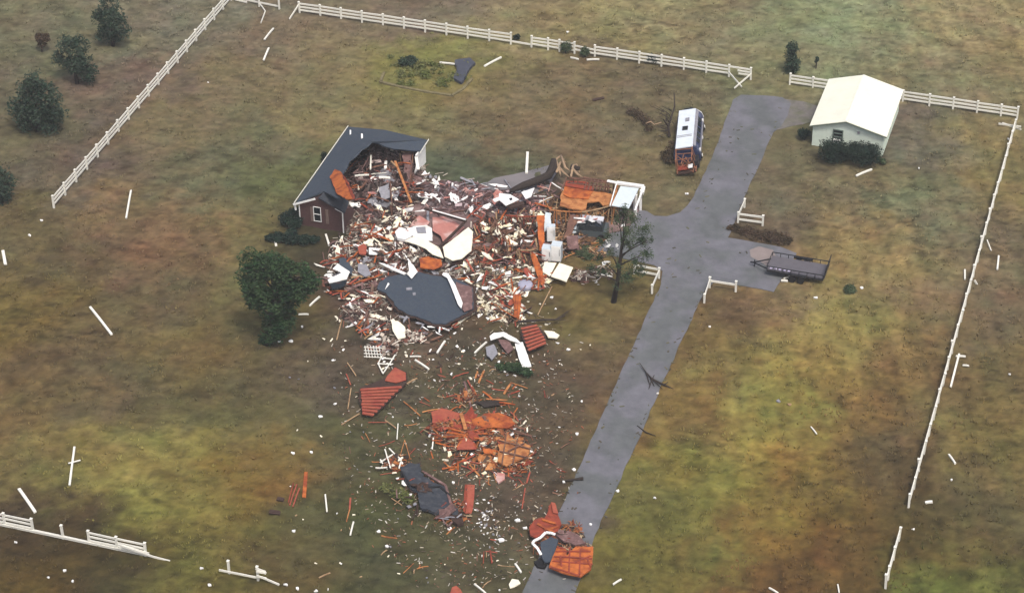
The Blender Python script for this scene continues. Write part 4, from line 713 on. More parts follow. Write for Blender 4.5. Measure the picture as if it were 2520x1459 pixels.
# ---------------------------------------------------------------- utility trailer
tl = empty('utility_trailer', P('l', 1680, 770, 0), .0, 'grey flatbed trailer with black side rails and a raised ramp', 'trailer')
q4 = [P('l', 1430, 700, .75), P('l', 1905, 745, .75), P('l', 1880, 840, .75), P('l', 1420, 760, .75)]
tx0, tx1 = 68.7, 74.0; ty0, ty1 = -34.6, -32.3
cz = .72; mb = MB(); mb.box(((tx0+tx1)/2, (ty0+ty1)/2, cz), (tx1-tx0, ty1-ty0, .1)); part('deck', mat('deck_plate', (.115, .108, .122), .5, .12, 2.), tl, mb)
for y in (ty0-.04, ty1+.04):
    mb = MB(); mb.beam((tx0, y, cz+.42), (tx1, y, cz+.42), .07, .07); mb.beam((tx0, y, cz-.08), (tx1, y, cz-.08), .08, .16)
    for k in range(8): mb.beam((tx0+.03+k*(tx1-tx0-.06)/7, y, cz), (tx0+.03+k*(tx1-tx0-.06)/7, y, cz+.42), .06, .06)
    part('side_rail', 'steeld', tl, mb); ys_ = y-.26 if y < -33.5 else y+.26
    part('fender', 'black', tl, MB().box(((tx0+tx1)/2+.2, ys_, cz+.1), (1.7, .3, .12)))
    for dx in (-.2, .6): part('wheel', 'black', tl, MB().tube([((tx0+tx1)/2+dx, ys_-.1, .34), ((tx0+tx1)/2+dx, ys_+.1, .34)], .34, 14))
mb = MB(); mb.beam((tx0, ty0, cz+.42), (tx0, ty1, cz+.42), .07, .07); part('front_rail', 'steeld', tl, mb)
mb = MB(); mb.beam((tx0, ty0+.3, cz-.1), (tx0-1.5, -33.45, cz-.25), .09, .1); mb.beam((tx0, ty1-.3, cz-.1), (tx0-1.5, -33.45, cz-.25), .09, .1); mb.beam((tx0-1.4, -33.45, cz-.25), (tx0-1.8, -33.45, cz-.25), .12, .12); mb.beam((tx0-1.4, -33.45, cz+.1), (tx0-1.4, -33.45, 0), .08, .08); part('tongue', 'steeld', tl, mb)
mb = MB()
for k in range(7): mb.beam((tx1+.05, ty0+k*(ty1-ty0)/6, cz), (tx1+.2, ty0+k*(ty1-ty0)/6, cz+1.25), .06, .05)
for k in range(7): mb.beam((tx1+.05+.15*k/6, ty0, cz+1.25*k/6), (tx1+.05+.15*k/6, ty1, cz+1.25*k/6), .05, .06)
part('ramp', 'steeld', tl, mb)
mb = MB()
for k in range(5): mb.box((tx0+.35+k*.42, ty0+.18, cz+.1), (.22, .18, .08))
part('tie_down_plates', mat('pale_strap', (.5, .45, .6), .6), tl, mb)

# ---------------------------------------------------------------- torn roof pieces on the lawn
def slats(k, a0, a1, b0, b1, n, z, w=.1, h=.12):     # rows of rafters between two edges
    mb = MB()
    for i in range(n):
        f = i/(n-1); mb.beam(P(k, a0[0]+(a1[0]-a0[0])*f, a0[1]+(a1[1]-a0[1])*f, z), P(k, b0[0]+(b1[0]-b0[0])*f, b0[1]+(b1[1]-b0[1])*f, z), w, h, ragged=.06)
    return mb
gen('slatted_deck', 'woodd', [P('i', a, b, .35) for a, b in ((590, 135), (700, 185), (700, 270), (640, 340), (540, 440), (440, 540), (370, 580), (295, 565), (265, 440), (270, 330), (400, 280), (510, 230))], .12, 'brick red slatted roof section lying on the grass below the wreck', 'roof section',
    kids=[('rafters', 'redl', slats('i', (280, 345), (300, 555), (650, 320), (400, 572), 9, .46, .24, .12)), ('sheathing', 'redl', MB().prism([P('i', a, b, .5) for a, b in ((590, 140), (690, 190), (690, 255), (600, 280), (500, 260), (520, 220))], .06))])
gen('roof_section', 'redl', [P('i', a, b, .5) for a, b in ((920, 540), (1010, 510), (1120, 540), (1200, 560), (1190, 610), (1100, 610), (990, 650), (930, 640))], .1, 'salmon red sheet at the upper left of the big orange heap', 'sheet')
gen('roof_section', 'redb', [P('i', a, b, .45) for a, b in ((1080, 680), (1190, 650), (1320, 620), (1400, 660), (1400, 740), (1300, 790), (1330, 870), (1150, 880), (1180, 780), (1060, 780))], .12, 'dark red butterfly shaped deck in the middle of the big orange heap', 'roof section',
    kids=[('rafters', 'osb', studs('i', [(1060, 690, 1240, 740), (1060, 730, 1240, 750), (1060, 770, 1240, 765), (1240, 730, 1420, 690), (1240, 750, 1430, 740), (1240, 770, 1430, 800), (1240, 740, 1150, 870), (1250, 760, 1330, 870)], .6, .12, .1)), ('post', 'osb2', studs('i', [(1190, 560, 1230, 700)], .75, .3, .1)),
          ('sheathing', 'redl', MB().prism([P('i', a, b, .62) for a, b in ((1190, 800), (1240, 770), (1300, 800), (1330, 880), (1150, 885))], .05))])
gen('roof_section', 'osb', [P('i', a, b, .55) for a, b in ((1290, 620), (1400, 560), (1530, 550), (1650, 600), (1680, 650), (1600, 690), (1480, 680), (1380, 680), (1300, 660))], .1, 'bright orange torn sheet at the upper right of the big orange heap', 'sheet', .1)
gen('roof_section', 'osb2', [P('i', a, b, .7) for a, b in ((1500, 780), (1600, 740), (1700, 800), (1820, 850), (1800, 930), (1700, 980), (1600, 1030), (1520, 990), (1540, 880))], .14, 'tan and orange crumpled sheet at the lower right of the big orange heap', 'sheet', .12,
    kids=[('rafters', 'wood', studs('i', [(1520, 800, 1820, 880), (1540, 900, 1800, 960), (1600, 740, 1560, 1020), (1700, 790, 1660, 1010), (1640, 700, 1830, 770), (1620, 900, 1760, 830)], .85, .1, .1))])
gen('branch', 'bark', [P('i', a, b, .3) for a, b in ((1320, 450), (1530, 440), (1545, 480), (1400, 500))], .1, 'dark branch above the big orange heap', 'branch', .08)
gen('roof_section', 'slate2', [P('i', a, b, .5) for a, b in ((640, 1040), (730, 1000), (820, 1010), (830, 1060), (850, 1130), (960, 1190), (1040, 1220), (1080, 1290), (1100, 1450), (980, 1459), (840, 1420), (800, 1290), (720, 1200), (660, 1120))], .25, 'long dark grey shingled roof section low in the middle', 'roof section', .16, .3,
    kids=[('ridge', 'black', studs('i', [(650, 1080, 720, 1200), (720, 1200, 800, 1230), (800, 1230, 1000, 1220), (1000, 1220, 1090, 1300)], .55, .16, .12)), ('edge_board', 'mauve', studs('i', [(870, 1100, 1050, 1210), (1050, 1210, 1120, 1459)], .5, .2, .12))])
gen('roof_section', 'woodd', [P('j', a, b, .4) for a, b in ((0, 440), (60, 520), (120, 590), (190, 700), (230, 790), (170, 800), (100, 740), (40, 700), (0, 640))], .3, 'black splintered tail end of the long grey roof section', 'debris', .1)
mb = studs('i', [(500, 880, 550, 1050), (460, 1000, 570, 930), (540, 875, 640, 970), (650, 980, 630, 1050), (460, 975, 480, 1010), (415, 1050, 520, 1045)], .5, .1, .08); mb.build('window_frame', 'vinyl', label='broken white window frame at the top of the long grey roof section', cat='frame')
gen('plank', 'redl', [P('i', a, b, .15) for a, b in ((1245, 1200), (1315, 1205), (1300, 1400), (1285, 1459), (1230, 1459), (1245, 1330))], .08, 'upright salmon red plank above the bottom of the photo', 'board', .03)
gen('plank', 'redb', [P('i', a, b, .12) for a, b in ((1225, 1200), (1245, 1200), (1245, 1330), (1228, 1459), (1210, 1440))], .06, 'dark edge strip along the salmon red plank', 'board', .02)
for (k, x1, y1, x2, y2, w, m, lab) in (('k', 2340, 530, 2325, 720, .3, 'osb', 'single orange board in the lower grass'), ('k', 2270, 620, 2215, 780, .09, 'redl', 'first thin slat of the red slat pile'), ('k', 2245, 610, 2205, 760, .09, 'redb', 'second thin slat of the red slat pile, darker'), ('k', 2290, 650, 2240, 790, .1, 'redl', 'third thin slat of the red slat pile, nearest the orange board'),
    ('k', 2120, 730, 2170, 740, .4, 'woodd', 'upper dark brown scrap left of the red slats'), ('k', 2060, 830, 2140, 840, .45, 'woodd', 'lower dark brown scrap left of the red slats'), ('r', 1290, 250, 1280, 380, .14, 'redl', 'thin red board in the lower grass, its upper half'), ('r', 1280, 380, 1245, 515, .08, 'osb2', 'thin tan stick below the thin red board'),
    ('j', 860, 310, 830, 410, .12, 'redl', 'short pink stick below the orange heap'), ('j', 815, 460, 785, 650, .09, 'redl', 'long thin pink stick between the heap and the driveway'), ('j', 480, 1050, 500, 1170, .12, 'redb', 'thin dark red stick near the bottom centre'), ('i', 160, 100, 240, 220, .08, 'woodt', 'thin tan stick upper left of the red slatted deck'),
    ('i', 150, 200, 190, 300, .1, 'redl', 'thin red stick left of the red slatted deck'), ('i', 195, 330, 165, 520, .09, 'woodt', 'long tan stick left of the red slatted deck'), ('i', 270, 560, 110, 660, .08, 'woodt', 'tan stick pointing away lower left of the red slatted deck'), ('i', 500, 620, 600, 690, .09, 'woodt', 'tan stick lower right of the red slatted deck'),
    ('i', 670, 450, 820, 580, .08, 'osb2', 'orange stick right of the red slatted deck'), ('i', 350, 640, 530, 640, .05, 'redl', 'thin red wire like strip below the red slatted deck'), ('i', 700, 290, 790, 240, .12, 'woodt', 'tan stick at the right corner of the red slatted deck'), ('i', 680, 800, 640, 940, .05, 'osb2', 'thin orange lath above the white window frame, left side'), ('i', 680, 800, 730, 970, .05, 'osb2', 'thin orange lath above the white window frame, right side'),
    ('i', 640, 965, 740, 970, .06, 'osb2', 'thin orange lath joining the two laths'), ('i', 620, 650, 610, 790, .08, 'vinyl', 'thin white stake above the orange laths'), ('i', 1400, 170, 1350, 280, .16, 'osb2', 'tan board above the big orange heap'), ('i', 1340, 180, 1320, 240, .14, 'osb2', 'short tan board above the big orange heap'), ('i', 1640, 290, 1580, 380, .18, 'osb2', 'tan board right of the dark branch'),
    ('i', 1640, 280, 1790, 330, .06, 'osb2', 'thin orange lath right of the tan board'), ('i', 1220, 270, 1290, 540, .16, 'mauve', 'mauve beam standing above the big orange heap'), ('i', 1250, 260, 1310, 380, .1, 'redl', 'pink stick beside the mauve beam'), ('i', 950, 690, 900, 770, .16, 'vinyl', 'white stake at the left end of the big orange heap'), ('i', 940, 780, 930, 880, .1, 'vinyl', 'lower white stake at the left end of the big orange heap'),
    ('e', 1090, 440, 1250, 850, .22, 'osb2', 'long tan rafter standing in the open west wing'), ('e', 1050, 440, 1110, 500, .16, 'woodt', 'short pale stub at the top of the long tan rafter'), ('e', 930, 600, 1040, 605, .3, 'vinyl', 'bright white block inside the west wing'), ('e', 850, 380, 845, 520, .14, 'vinyl', 'white bent strip inside the west wing'), ('e', 690, 585, 830, 575, .16, 'vinyl', 'short white strip left of the white block'),
    ('e', 1300, 400, 1320, 520, .3, 'vinyl', 'white siding stub at the east wall of the west wing')):
    z = {'e': 2.2}.get(k, .12); mb = MB(); mb.beam(P(k, x1, y1, z+.08), P(k, x2, y2, z), w, min(w, .1), segs=3, bend=.03, ragged=.04)
    mb.build('stick' if 'stick' in lab or 'lath' in lab else 'scrap_board', m, label=lab, cat='board')
# overturned porch roof and red rafters right of the wreck
gen('roof_section', 'woodd', [P('h', a, b, .6) for a, b in ((810, 930), (900, 880), (1000, 930), (1060, 1010), (1060, 1080), (980, 1110), (900, 1160), (850, 1080), (810, 1000))], .12, 'brick red slatted scrap at the lower right of the wreck', 'roof section', kids=[('rafters', 'redl', slats('h', (815, 940), (885, 1150), (975, 905), (1060, 1075), 7, .72, .24, .1))])
gen('wall_panel', 'white', [P('h', a, b, .5) for a, b in ((750, 1080), (830, 1070), (870, 1180), (915, 1310), (830, 1325), (790, 1230))], .1, 'bright white door shaped panel below the red slatted scrap', 'panel', .02)
gen('wall_panel', 'white', [P('h', a, b, .8) for a, b in ((540, 980), (640, 970), (770, 1040), (810, 1080), (700, 1050), (630, 1010), (510, 1050), (500, 1010))], .08, 'curled white strip arching over the overturned porch roof', 'strip', .02)
gen('wall_panel', 'mauve', [P('h', a, b, .5) for a, b in ((580, 1040), (680, 1050), (740, 1130), (680, 1180), (620, 1110))], .1, 'mauve underside of the overturned porch roof', 'panel')
gen('wall_panel', 'greys', [P('h', a, b, .4) for a, b in ((460, 1120), (540, 1090), (580, 1180), (520, 1250), (470, 1200))], .1, 'dull grey flap left of the overturned porch roof', 'panel')
gen('wall_panel', 'cream', [P('h', a, b, .4) for a, b in ((1040, 955), (1130, 965), (1195, 1000), (1170, 1030), (1080, 1020))], .12, 'cream tongue shaped scrap right of the red slatted scrap', 'panel', .02)
mb = MB(); mb.tube([P('h', 780, 870, .7), P('h', 900, 860, .6), P('h', 1040, 850, .5), P('h', 1150, 850, .5), P('h', 1250, 810, .5)], [.12, .12, .1, .08, .04], 6)
for p, q in (((1150, 850), (1280, 760)), ((1150, 850), (1260, 850)), ((1040, 850), (1090, 900)), ((1200, 830), (1330, 730))): mb.tube([P('h', *p, .5), P('h', *q, .3)], [.05, .02], 4)
mb.build('branch', 'bark', label='long dark tree branch reaching right from the wreck', cat='branch')
# pieces on the driveway
mb = MB(); mb.tube([P('q', 655, 375, .3), P('q', 700, 440, .2), P('q', 745, 490, .25), P('q', 830, 530, .2), P('q', 900, 560, .1)], [.03, .06, .09, .08, .02], 6)
for p, q in (((700, 440), (730, 540)), ((745, 490), (760, 460)), ((745, 490), (720, 560)), ((830, 530), (860, 510)), ((745, 490), (820, 560)), ((720, 460), (760, 540))): mb.tube([P('q', *p, .22), P('q', *q, .12)], [.06, .03], 4)
o = mb.build('branch', 'bark', label='broken black branch lying over the driveway edge', cat='branch')
mb = MB(); mb.tube([P('q', 110, 1225, .2), P('q', 180, 1215, .2), P('q', 245, 1208, .2)], [.05, .08, .16], 6); mb.build('branch', 'bark', label='short dark branch poking onto the lower driveway', cat='branch')
mb = MB(); mb.tube([P('q', 635, 825, .1), P('q', 700, 875, .1), P('q', 770, 900, .1)], [.04, .06, .03], 5); mb.build('branch', 'bark', label='small twig at the right edge of the driveway', cat='branch')
gen('roof_section', 'osb', [P('j', a, b, .8) for a, b in ((1120, 1010), (1200, 1030), (1210, 1100), (1300, 1010), (1400, 1020), (1460, 1010), (1455, 1120), (1440, 1230), (1340, 1300), (1200, 1270), (1040, 1210), (1080, 1100))], .14, 'vivid orange roof sheet lying across the lower driveway', 'roof section', .05,
    kids=[('batten', 'redb', studs('j', [(1060, 1210, 1330, 1290), (1120, 1020, 1180, 1030), (1150, 1100, 1160, 1200), (1290, 1160, 1440, 1100), (1400, 1120, 1440, 1210), (1110, 1060, 1440, 1060), (1090, 1110, 1450, 1130), (1075, 1150, 1445, 1180), (1240, 1030, 1230, 1270), (1340, 1040, 1330, 1280)], .84, .13, .06))])
gen('roof_section', 'redb', [P('j', a, b, .8) for a, b in ((850, 830), (900, 760), (1000, 740), (1060, 600), (1110, 620), (1130, 720), (1160, 800), (1120, 880), (1000, 870), (920, 930), (860, 900))], .16, 'crumpled brick red sheet at the top of the driveway heap', 'roof section', .1,
    kids=[('torn_flap', 'redl', MB().prism([P('j', a, b, 1.) for a, b in ((1060, 590), (1100, 600), (1130, 700), (1080, 690))], .06)), ('batten', 'osb', studs('j', [(930, 800, 1090, 880), (980, 760, 1110, 800), (1000, 850, 1140, 820)], .9, .2, .08))])
gen('roof_section', 'slate', [P('j', a, b, .65) for a, b in ((960, 970), (1060, 920), (1130, 950), (1100, 1050), (1060, 1150), (1000, 1160), (960, 1080))], .15, 'dark slate scrap between the red and orange sheets on the driveway', 'roof scrap')
gen('roof_section', 'mauve', [P('j', a, b, .75) for a, b in ((1130, 850), (1250, 870), (1330, 910), (1390, 980), (1290, 1000), (1180, 960), (1110, 900))], .15, 'dull purple grey scrap on the upper right of the driveway heap', 'roof scrap', .1)
mb = MB(); pts = [P('j', a, b, 1.05) for a, b in ((1100, 900), (1060, 885), (1010, 880), (960, 930), (900, 960), (885, 985), (930, 1030), (965, 1090))]
for i in range(len(pts)-1): mb.beam(pts[i], pts[i+1], .2, .1)
mb.build('gutter_length', 'white', label='bent white gutter on the left of the driveway heap', cat='gutter')
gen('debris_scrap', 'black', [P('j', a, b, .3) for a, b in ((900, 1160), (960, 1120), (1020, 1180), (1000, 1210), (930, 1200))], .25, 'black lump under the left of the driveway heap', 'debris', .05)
gen('debris_scrap', 'woodd', [P('j', a, b, .5) for a, b in ((1170, 1020), (1260, 1010), (1290, 1060), (1220, 1100))], .2, 'brown hole shaped scrap in the vivid orange sheet', 'debris', .05)
gen('wall_panel', 'cream', [P('j', a, b, .2) for a, b in ((660, 1370), (690, 1320), (750, 1330), (770, 1360), (710, 1395), (670, 1405))], .1, 'cream curled scrap beside the driveway at the bottom', 'panel', .03)
gen('roof_section', 'redl', [P('j', a, b, .4) for a, b in ((100, 1459), (120, 1400), (160, 1385), (200, 1420), (240, 1500), (110, 1500))], .15, 'red sheet cut by the bottom edge of the photo', 'roof section')
gen('debris_scrap', 'pink', [P('j', a, b, .3) for a, b in ((550, 310), (620, 320), (620, 370), (560, 410), (530, 370))], .15, 'pink insulation scrap under the big orange heap', 'insulation', .08)

# ---------------------------------------------------------------- heaps of rubble
HEAPS = [(903, 415, 1.9, 1.2), (925, 392, 2.0, 1.2), (965, 388, 1.9, 1.2), (1005, 398, 1.7, 1.1), (880, 445, 1.9, 1.1), (930, 400, 1.1, 2.3), (930, 470, 1.5, 2.4), (1000, 450, 1.3, 2.2), (900, 540, .7, 1.8), (985, 545, 1., 1.8), (1090, 480, .35, 2.6), (1160, 490, .4, 2.4), (1250, 500, .5, 2.6), (1210, 560, .9, 1.7), (1290, 560, 1., 1.9), (1280, 620, .9, 2.), (1400, 510, .9, 2.6), (1480, 500, .8, 2.3), (1420, 580, .5, 1.8),
 (860, 600, .5, 1.5), (850, 640, .55, 1.6), (920, 630, .9, 2.1), (1000, 620, 1., 1.9), (870, 690, .7, 1.8), (920, 720, .6, 1.6), (1060, 640, .8, 1.7), (1170, 660, .8, 1.8), (1230, 690, .8, 1.9), (1180, 625, .9, 1.5), (1395, 600, .6, 1.4), (1400, 560, .6, 1.3), (1460, 625, .2, 1.), (1310, 680, .6, 1.5), (1200, 740, .6, 1.5), (1250, 770, .4, 1.4), (880, 770, .5, 1.4), (930, 800, .45, 1.4), (950, 850, .3, 1.2), (1020, 830, .25, 1.), (1100, 690, .5, 1.6), (1000, 760, .3, 1.6),
 (1110, 1040, .3, 1.2), (1160, 1060, .45, 1.4), (1230, 1040, .3, 1.2), (1260, 1100, .5, 1.3), (1210, 1130, .3, 1.1), (1150, 980, .2, 1.), (1360, 1340, .45, 1.3), (1345, 1300, .35, 1.), (1410, 1360, .4, 1.2), (1110, 1260, .35, 1.1), (975, 1140, .35, .9), (1040, 1200, .35, 1.), (1095, 1055, .5, 1.4), (1195, 1090, .5, 1.4), (1270, 1140, .45, 1.2), (1230, 1080, .75, 1.3), (1140, 1090, .5, 1.2), (1400, 1310, .4, 1.), (1480, 670, .25, .9), (1430, 680, .3, 1.)]
HW = [(at(x, y, h*.5), h*1.22, r) for x, y, h, r in HEAPS]
def hh(x, y):
    s = 0
    for c, h, r in HW:
        d2 = ((x-c.x)**2+(y-c.y)**2)/(r*r)
        if d2 < 4: s += h**2*math.exp(-d2*1.4)**1.5
    return math.sqrt(s)
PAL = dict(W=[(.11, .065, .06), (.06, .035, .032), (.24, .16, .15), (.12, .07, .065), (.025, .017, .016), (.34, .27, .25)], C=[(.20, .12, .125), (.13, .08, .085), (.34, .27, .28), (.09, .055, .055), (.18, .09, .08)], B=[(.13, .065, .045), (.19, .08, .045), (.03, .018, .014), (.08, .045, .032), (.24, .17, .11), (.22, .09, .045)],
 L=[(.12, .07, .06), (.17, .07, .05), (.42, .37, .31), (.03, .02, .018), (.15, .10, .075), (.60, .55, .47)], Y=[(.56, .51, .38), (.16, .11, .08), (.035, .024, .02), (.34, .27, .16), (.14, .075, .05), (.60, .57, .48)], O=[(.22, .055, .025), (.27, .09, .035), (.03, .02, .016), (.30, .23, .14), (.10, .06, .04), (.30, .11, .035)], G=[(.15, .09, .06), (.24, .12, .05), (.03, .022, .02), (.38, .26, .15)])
ZONES = [('W', [(880, 375), (905, 350), (1010, 372), (1030, 400), (1040, 460), (1010, 520), (960, 530), (900, 545), (862, 500), (850, 420)]), ('G', [(1340, 440), (1540, 450), (1500, 640), (1345, 640)]), ('C', [(1030, 450), (1340, 430), (1340, 525), (1030, 540)]),
 ('B', [(1170, 525), (1345, 515), (1345, 650), (1170, 650)]), ('L', [(790, 560), (1000, 530), (1120, 640), (1100, 700), (930, 760), (970, 910), (870, 900), (780, 760)]), ('Y', [(1100, 640), (1360, 640), (1360, 830), (1160, 840), (1150, 700)]), ('O', [(1030, 940), (1330, 940), (1500, 1300), (1450, 1430), (1300, 1430), (1030, 1300)])]
def shade(c, a, b):
    f = random.uniform(a, b); return [v*f for v in c]
def zone(x, y, z=0):
    px, py = proj((x, y, z))
    for n, pl in ZONES:
        if inpoly(px, py, pl): return n
    return 'L' if py < 930 else 'O'
def heap_mesh(name, xr, yr, label):
    mb = MB(); st = .2; xs_ = np.arange(xr[0], xr[1], st); ys_ = np.arange(yr[0], yr[1], st); idx = {}; V = []; Cc_ = []
    for i, x in enumerate(xs_):
        for j, y in enumerate(ys_):
            h = hh(x, y)
            if h < .1: continue
            jx, jy = random.uniform(-.08, .08), random.uniform(-.08, .08); z = h*(.62+.6*vn(x, y, 1.1, 3.)+.5*vn(x, y, 3.3, 7.))+random.uniform(-.08, .1) - (.18 if h < .2 else 0)
            idx[i, j] = len(V); V.append((x+jx, y+jy, max(-.05, z))); p = PAL[zone(x, y, z)]
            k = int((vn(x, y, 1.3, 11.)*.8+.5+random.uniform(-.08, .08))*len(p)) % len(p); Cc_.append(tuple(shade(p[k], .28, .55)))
    F = [(idx[i, j], idx[i+1, j], idx[i+1, j+1], idx[i, j+1]) for (i, j) in idx if (i+1, j) in idx and (i, j+1) in idx and (i+1, j+1) in idx]
    mb.v = V; mb.f = F; mb.c = Cc_; return mb.build(name, 'rubble', label=label, cat='rubble', kind='stuff')
heap_mesh('rubble', (20, 58), (-62, -20), 'tangled rubble of the collapsed house, brown, mauve and cream')
heap_mesh('rubble', (36, 66), (-84, -62.2), 'broken roof rubble under the orange heaps on the lawn')
def gz_(x, y):
    h = hh(x, y); return max(.02, h*(.62+.6*vn(x, y, 1.1, 3.)+.5*vn(x, y, 3.3, 7.)))
# fine chips and splinters on the heaps: too many to count
def chips():
    mb = MB(); n = 0
    while n < 6500:
        c, h, r = random.choice(HW); x = c.x+random.gauss(0, r*.62); y = c.y+random.gauss(0, r*.62); h0 = hh(x, y)
        if h0 < .05: continue
        z = gz_(x, y)+random.uniform(.02, .16); p = PAL[zone(x, y, z)]; q = random.choice(p); a = random.uniform(0, 6.28); L_ = random.uniform(.2, 1.1); w = random.uniform(.03, .08) if random.random() < .8 else random.uniform(.12, .35)
        R_ = Matrix.Rotation(a, 3, 'Z') @ Matrix.Rotation(random.gauss(0, .35), 3, 'Y') @ Matrix.Rotation(random.gauss(0, .5), 3, 'X')
        mb.box((x, y, z), (L_, w, random.uniform(.02, .05)), R_, shade(q, .7, 1.25)); n += 1
    mb.build('rubble_splinters', 'rubble_chips', label='fine splinters and chips strewn over the whole wreck', cat='splinters', kind='stuff')
chips()
def trail():      # fine litter between the wreck and the lower heaps
    mb = MB(); area = [(800, 840), (1080, 850), (1360, 760), (1420, 880), (1400, 1180), (1300, 1440), (1020, 1440), (860, 1220), (830, 980)]; n = 0
    while n < 2600:
        px, py = rnd_in(area) if random.random() < .45 else (random.gauss(1190, 85), random.gauss(1080, 150))
        p = at(px, py, .05); q = random.choice([(.42, .38, .3), (.3, .24, .17), (.16, .08, .05), (.24, .08, .04), (.08, .06, .045), (.05, .04, .03), (.5, .47, .42)])
        mb.box((p.x, p.y, gz_(p.x, p.y)+.04), (random.uniform(.05, .4), random.uniform(.03, .09), .03), Matrix.Rotation(random.uniform(0, 3.1), 3, 'Z') @ Matrix.Rotation(random.gauss(0, .2), 3, 'Y'), shade(q, .6, 1.2)); n += 1
    mb.build('litter', 'rubble_chips', label='fine wood and plaster litter scattered from the wreck toward the viewer', cat='litter', kind='stuff')
# countable boards and sheets thrown over the wreck
def rnd_in(poly):
    xs_ = [p[0] for p in poly]; ys_ = [p[1] for p in poly]
    while True:
        x, y = random.uniform(min(xs_), max(xs_)), random.uniform(min(ys_), max(ys_))
        if inpoly(x, y, poly): return x, y
ZP = dict(ZONES); trail()
SLABP = [(1040, 690), (1190, 670), (1240, 700), (1245, 770), (1110, 800), (1020, 760), (990, 720), (945, 690)]
HEROB = [(1090, 570, 1160, 635), (940, 670, 1140, 780), (1350, 460, 1490, 525), (1337, 570, 1385, 640), (1430, 545, 1480, 590), (1010, 560, 1100, 625)]
def clear(px, py): return not any(a < px < c and b < py < d for a, b, c, d in HEROB)
WORD = dict(slate2='dark grey', mauve='mauve', wood='brown', woodd='blackish brown', redb='dark red', redl='pinkish red', woodt='tan', osb='orange', osb2='light orange', white='white', cream='cream', pink='dusty pink', greys='grey', batt='yellowish', vinyl='bright white')
def strew(n, zn, name, mats, Lr, wr, label, cat, group, kind='board', tilt=.25, poly=None, over=.1, ang=None):
    k = 0
    while k < n:
        px, py = rnd_in(poly or ZP[zn])
        if not clear(px, py) and random.random() < .93: continue
        p = at(px, py, .5); z = gz_(p.x, p.y); p = at(px, py, z+over)
        if poly is None and hh(p.x, p.y) < .08: continue
        a = ang+random.gauss(0, .4) if ang is not None else random.uniform(0, 6.28); L_ = random.uniform(*Lr); w = random.uniform(*wr); t = random.gauss(0, tilt); mb = MB()
        d = Vector((math.cos(a)*math.cos(t), math.sin(a)*math.cos(t), math.sin(t)))
        if kind == 'board':
            mb.beam(p-d*L_/2, p+d*L_/2, w, random.uniform(.04, .08), segs=3, bend=random.uniform(-.08, .12), roll=random.gauss(0, .4), ragged=.05)
        else:
            m_ = random.choice((3, 4, 4, 4, 5)); sd = Vector((-math.sin(a), math.cos(a), random.gauss(0, tilt))); pts = []
            for q in range(m_):
                an = 2*math.pi*(q+.5+random.uniform(-.16, .16))/m_; pts.append(p+d*math.cos(an)*L_*.62*random.uniform(.75, 1.1)+sd*math.sin(an)*w*.62*random.uniform(.75, 1.1)+Vector((0, 0, random.uniform(-.04, .05))))
            mb.prism(pts, random.uniform(.04, .12))
        m_n = random.choice(mats); cw = WORD[m_n]; nm = name
        if name == 'pale_scrap': nm = f'{cw.split()[-1]}_scrap' if 'fragment' not in label[1] else 'litter_fragment'
        mb.build(nm, m_n, label=label[0]+' '+cw+' '+label[1], cat=cat, group=cw+' '+group); k += 1
strew(74, 'W', 'broken_board', ['mauve', 'wood', 'wood', 'woodd', 'redb'], (.8, 2.4), (.08, .2), ('broken','board lying in the open west wing'), 'board', 'boards in the west wing', tilt=.3)
strew(34, 'W', 'pale_scrap', ['white', 'greys', 'cream', 'pink', 'vinyl'], (.5, 1.8), (.1, .4), ('small','scrap lying among the boards of the west wing'), 'scrap', 'scraps in the west wing', 'sheet')
strew(36, 'C', 'flat_board', ['mauve', 'mauve', 'wood', 'greys', 'pink'], (.7, 2.2), (.08, .25), ('flat','board on the low middle behind the pink sheets'), 'board', 'boards on the flattened middle', tilt=.12)
strew(38, 'C', 'pale_scrap', ['white', 'white', 'greys', 'pink'], (.5, 1.7), (.08, .35), ('flat','scrap on the low middle behind the pink sheets'), 'scrap', 'scraps on the flattened middle', 'sheet', tilt=.15)
strew(88, 'B', 'splintered_board', ['wood', 'woodd', 'redb', 'redl', 'wood', 'woodt'], (.8, 2.4), (.07, .18), ('upended','board in the steep heap left of the upright orange board'), 'board', 'boards of the steep heap', tilt=.4, ang=1.9)
strew(44, 'B', 'pale_scrap', ['cream', 'batt', 'cream', 'white'], (.5, 1.5), (.15, .6), ('crumpled','scrap in the steep heap left of the upright orange board'), 'scrap', 'scraps of the steep heap', 'sheet')
strew(48, 'G', 'garage_lath', ['osb2', 'wood', 'woodt', 'osb'], (.7, 2.2), (.06, .14), ('narrow','lath lying around the collapsed garage'), 'board', 'laths around the garage', tilt=.2)
strew(12, 'G', 'pale_scrap', ['white', 'greys'], (.3, .8), (.15, .4), ('small','scrap lying around the collapsed garage'), 'scrap', 'scraps around the garage', 'sheet')
strew(112, 'L', 'snapped_board', ['mauve', 'wood', 'woodd', 'redl', 'osb', 'woodd', 'wood', 'woodt', 'mauve'], (.6, 2.1), (.08, .22), ('broken','board in the debris left of the dark roof slab'), 'board', 'boards left of the dark roof slab', tilt=.25)
strew(125, 'L', 'pale_scrap', ['white', 'white', 'cream', 'cream', 'greys', 'vinyl'], (.4, 1.8), (.12, .5), ('torn','scrap in the debris left of the dark roof slab'), 'scrap', 'scraps left of the dark roof slab', 'sheet', tilt=.35)
strew(64, 'Y', 'snapped_board', ['wood', 'redb', 'redl', 'woodt', 'osb', 'woodd'], (.6, 1.9), (.07, .18), ('broken','board in the debris right of the dark roof slab'), 'board', 'boards right of the dark roof slab', tilt=.3)
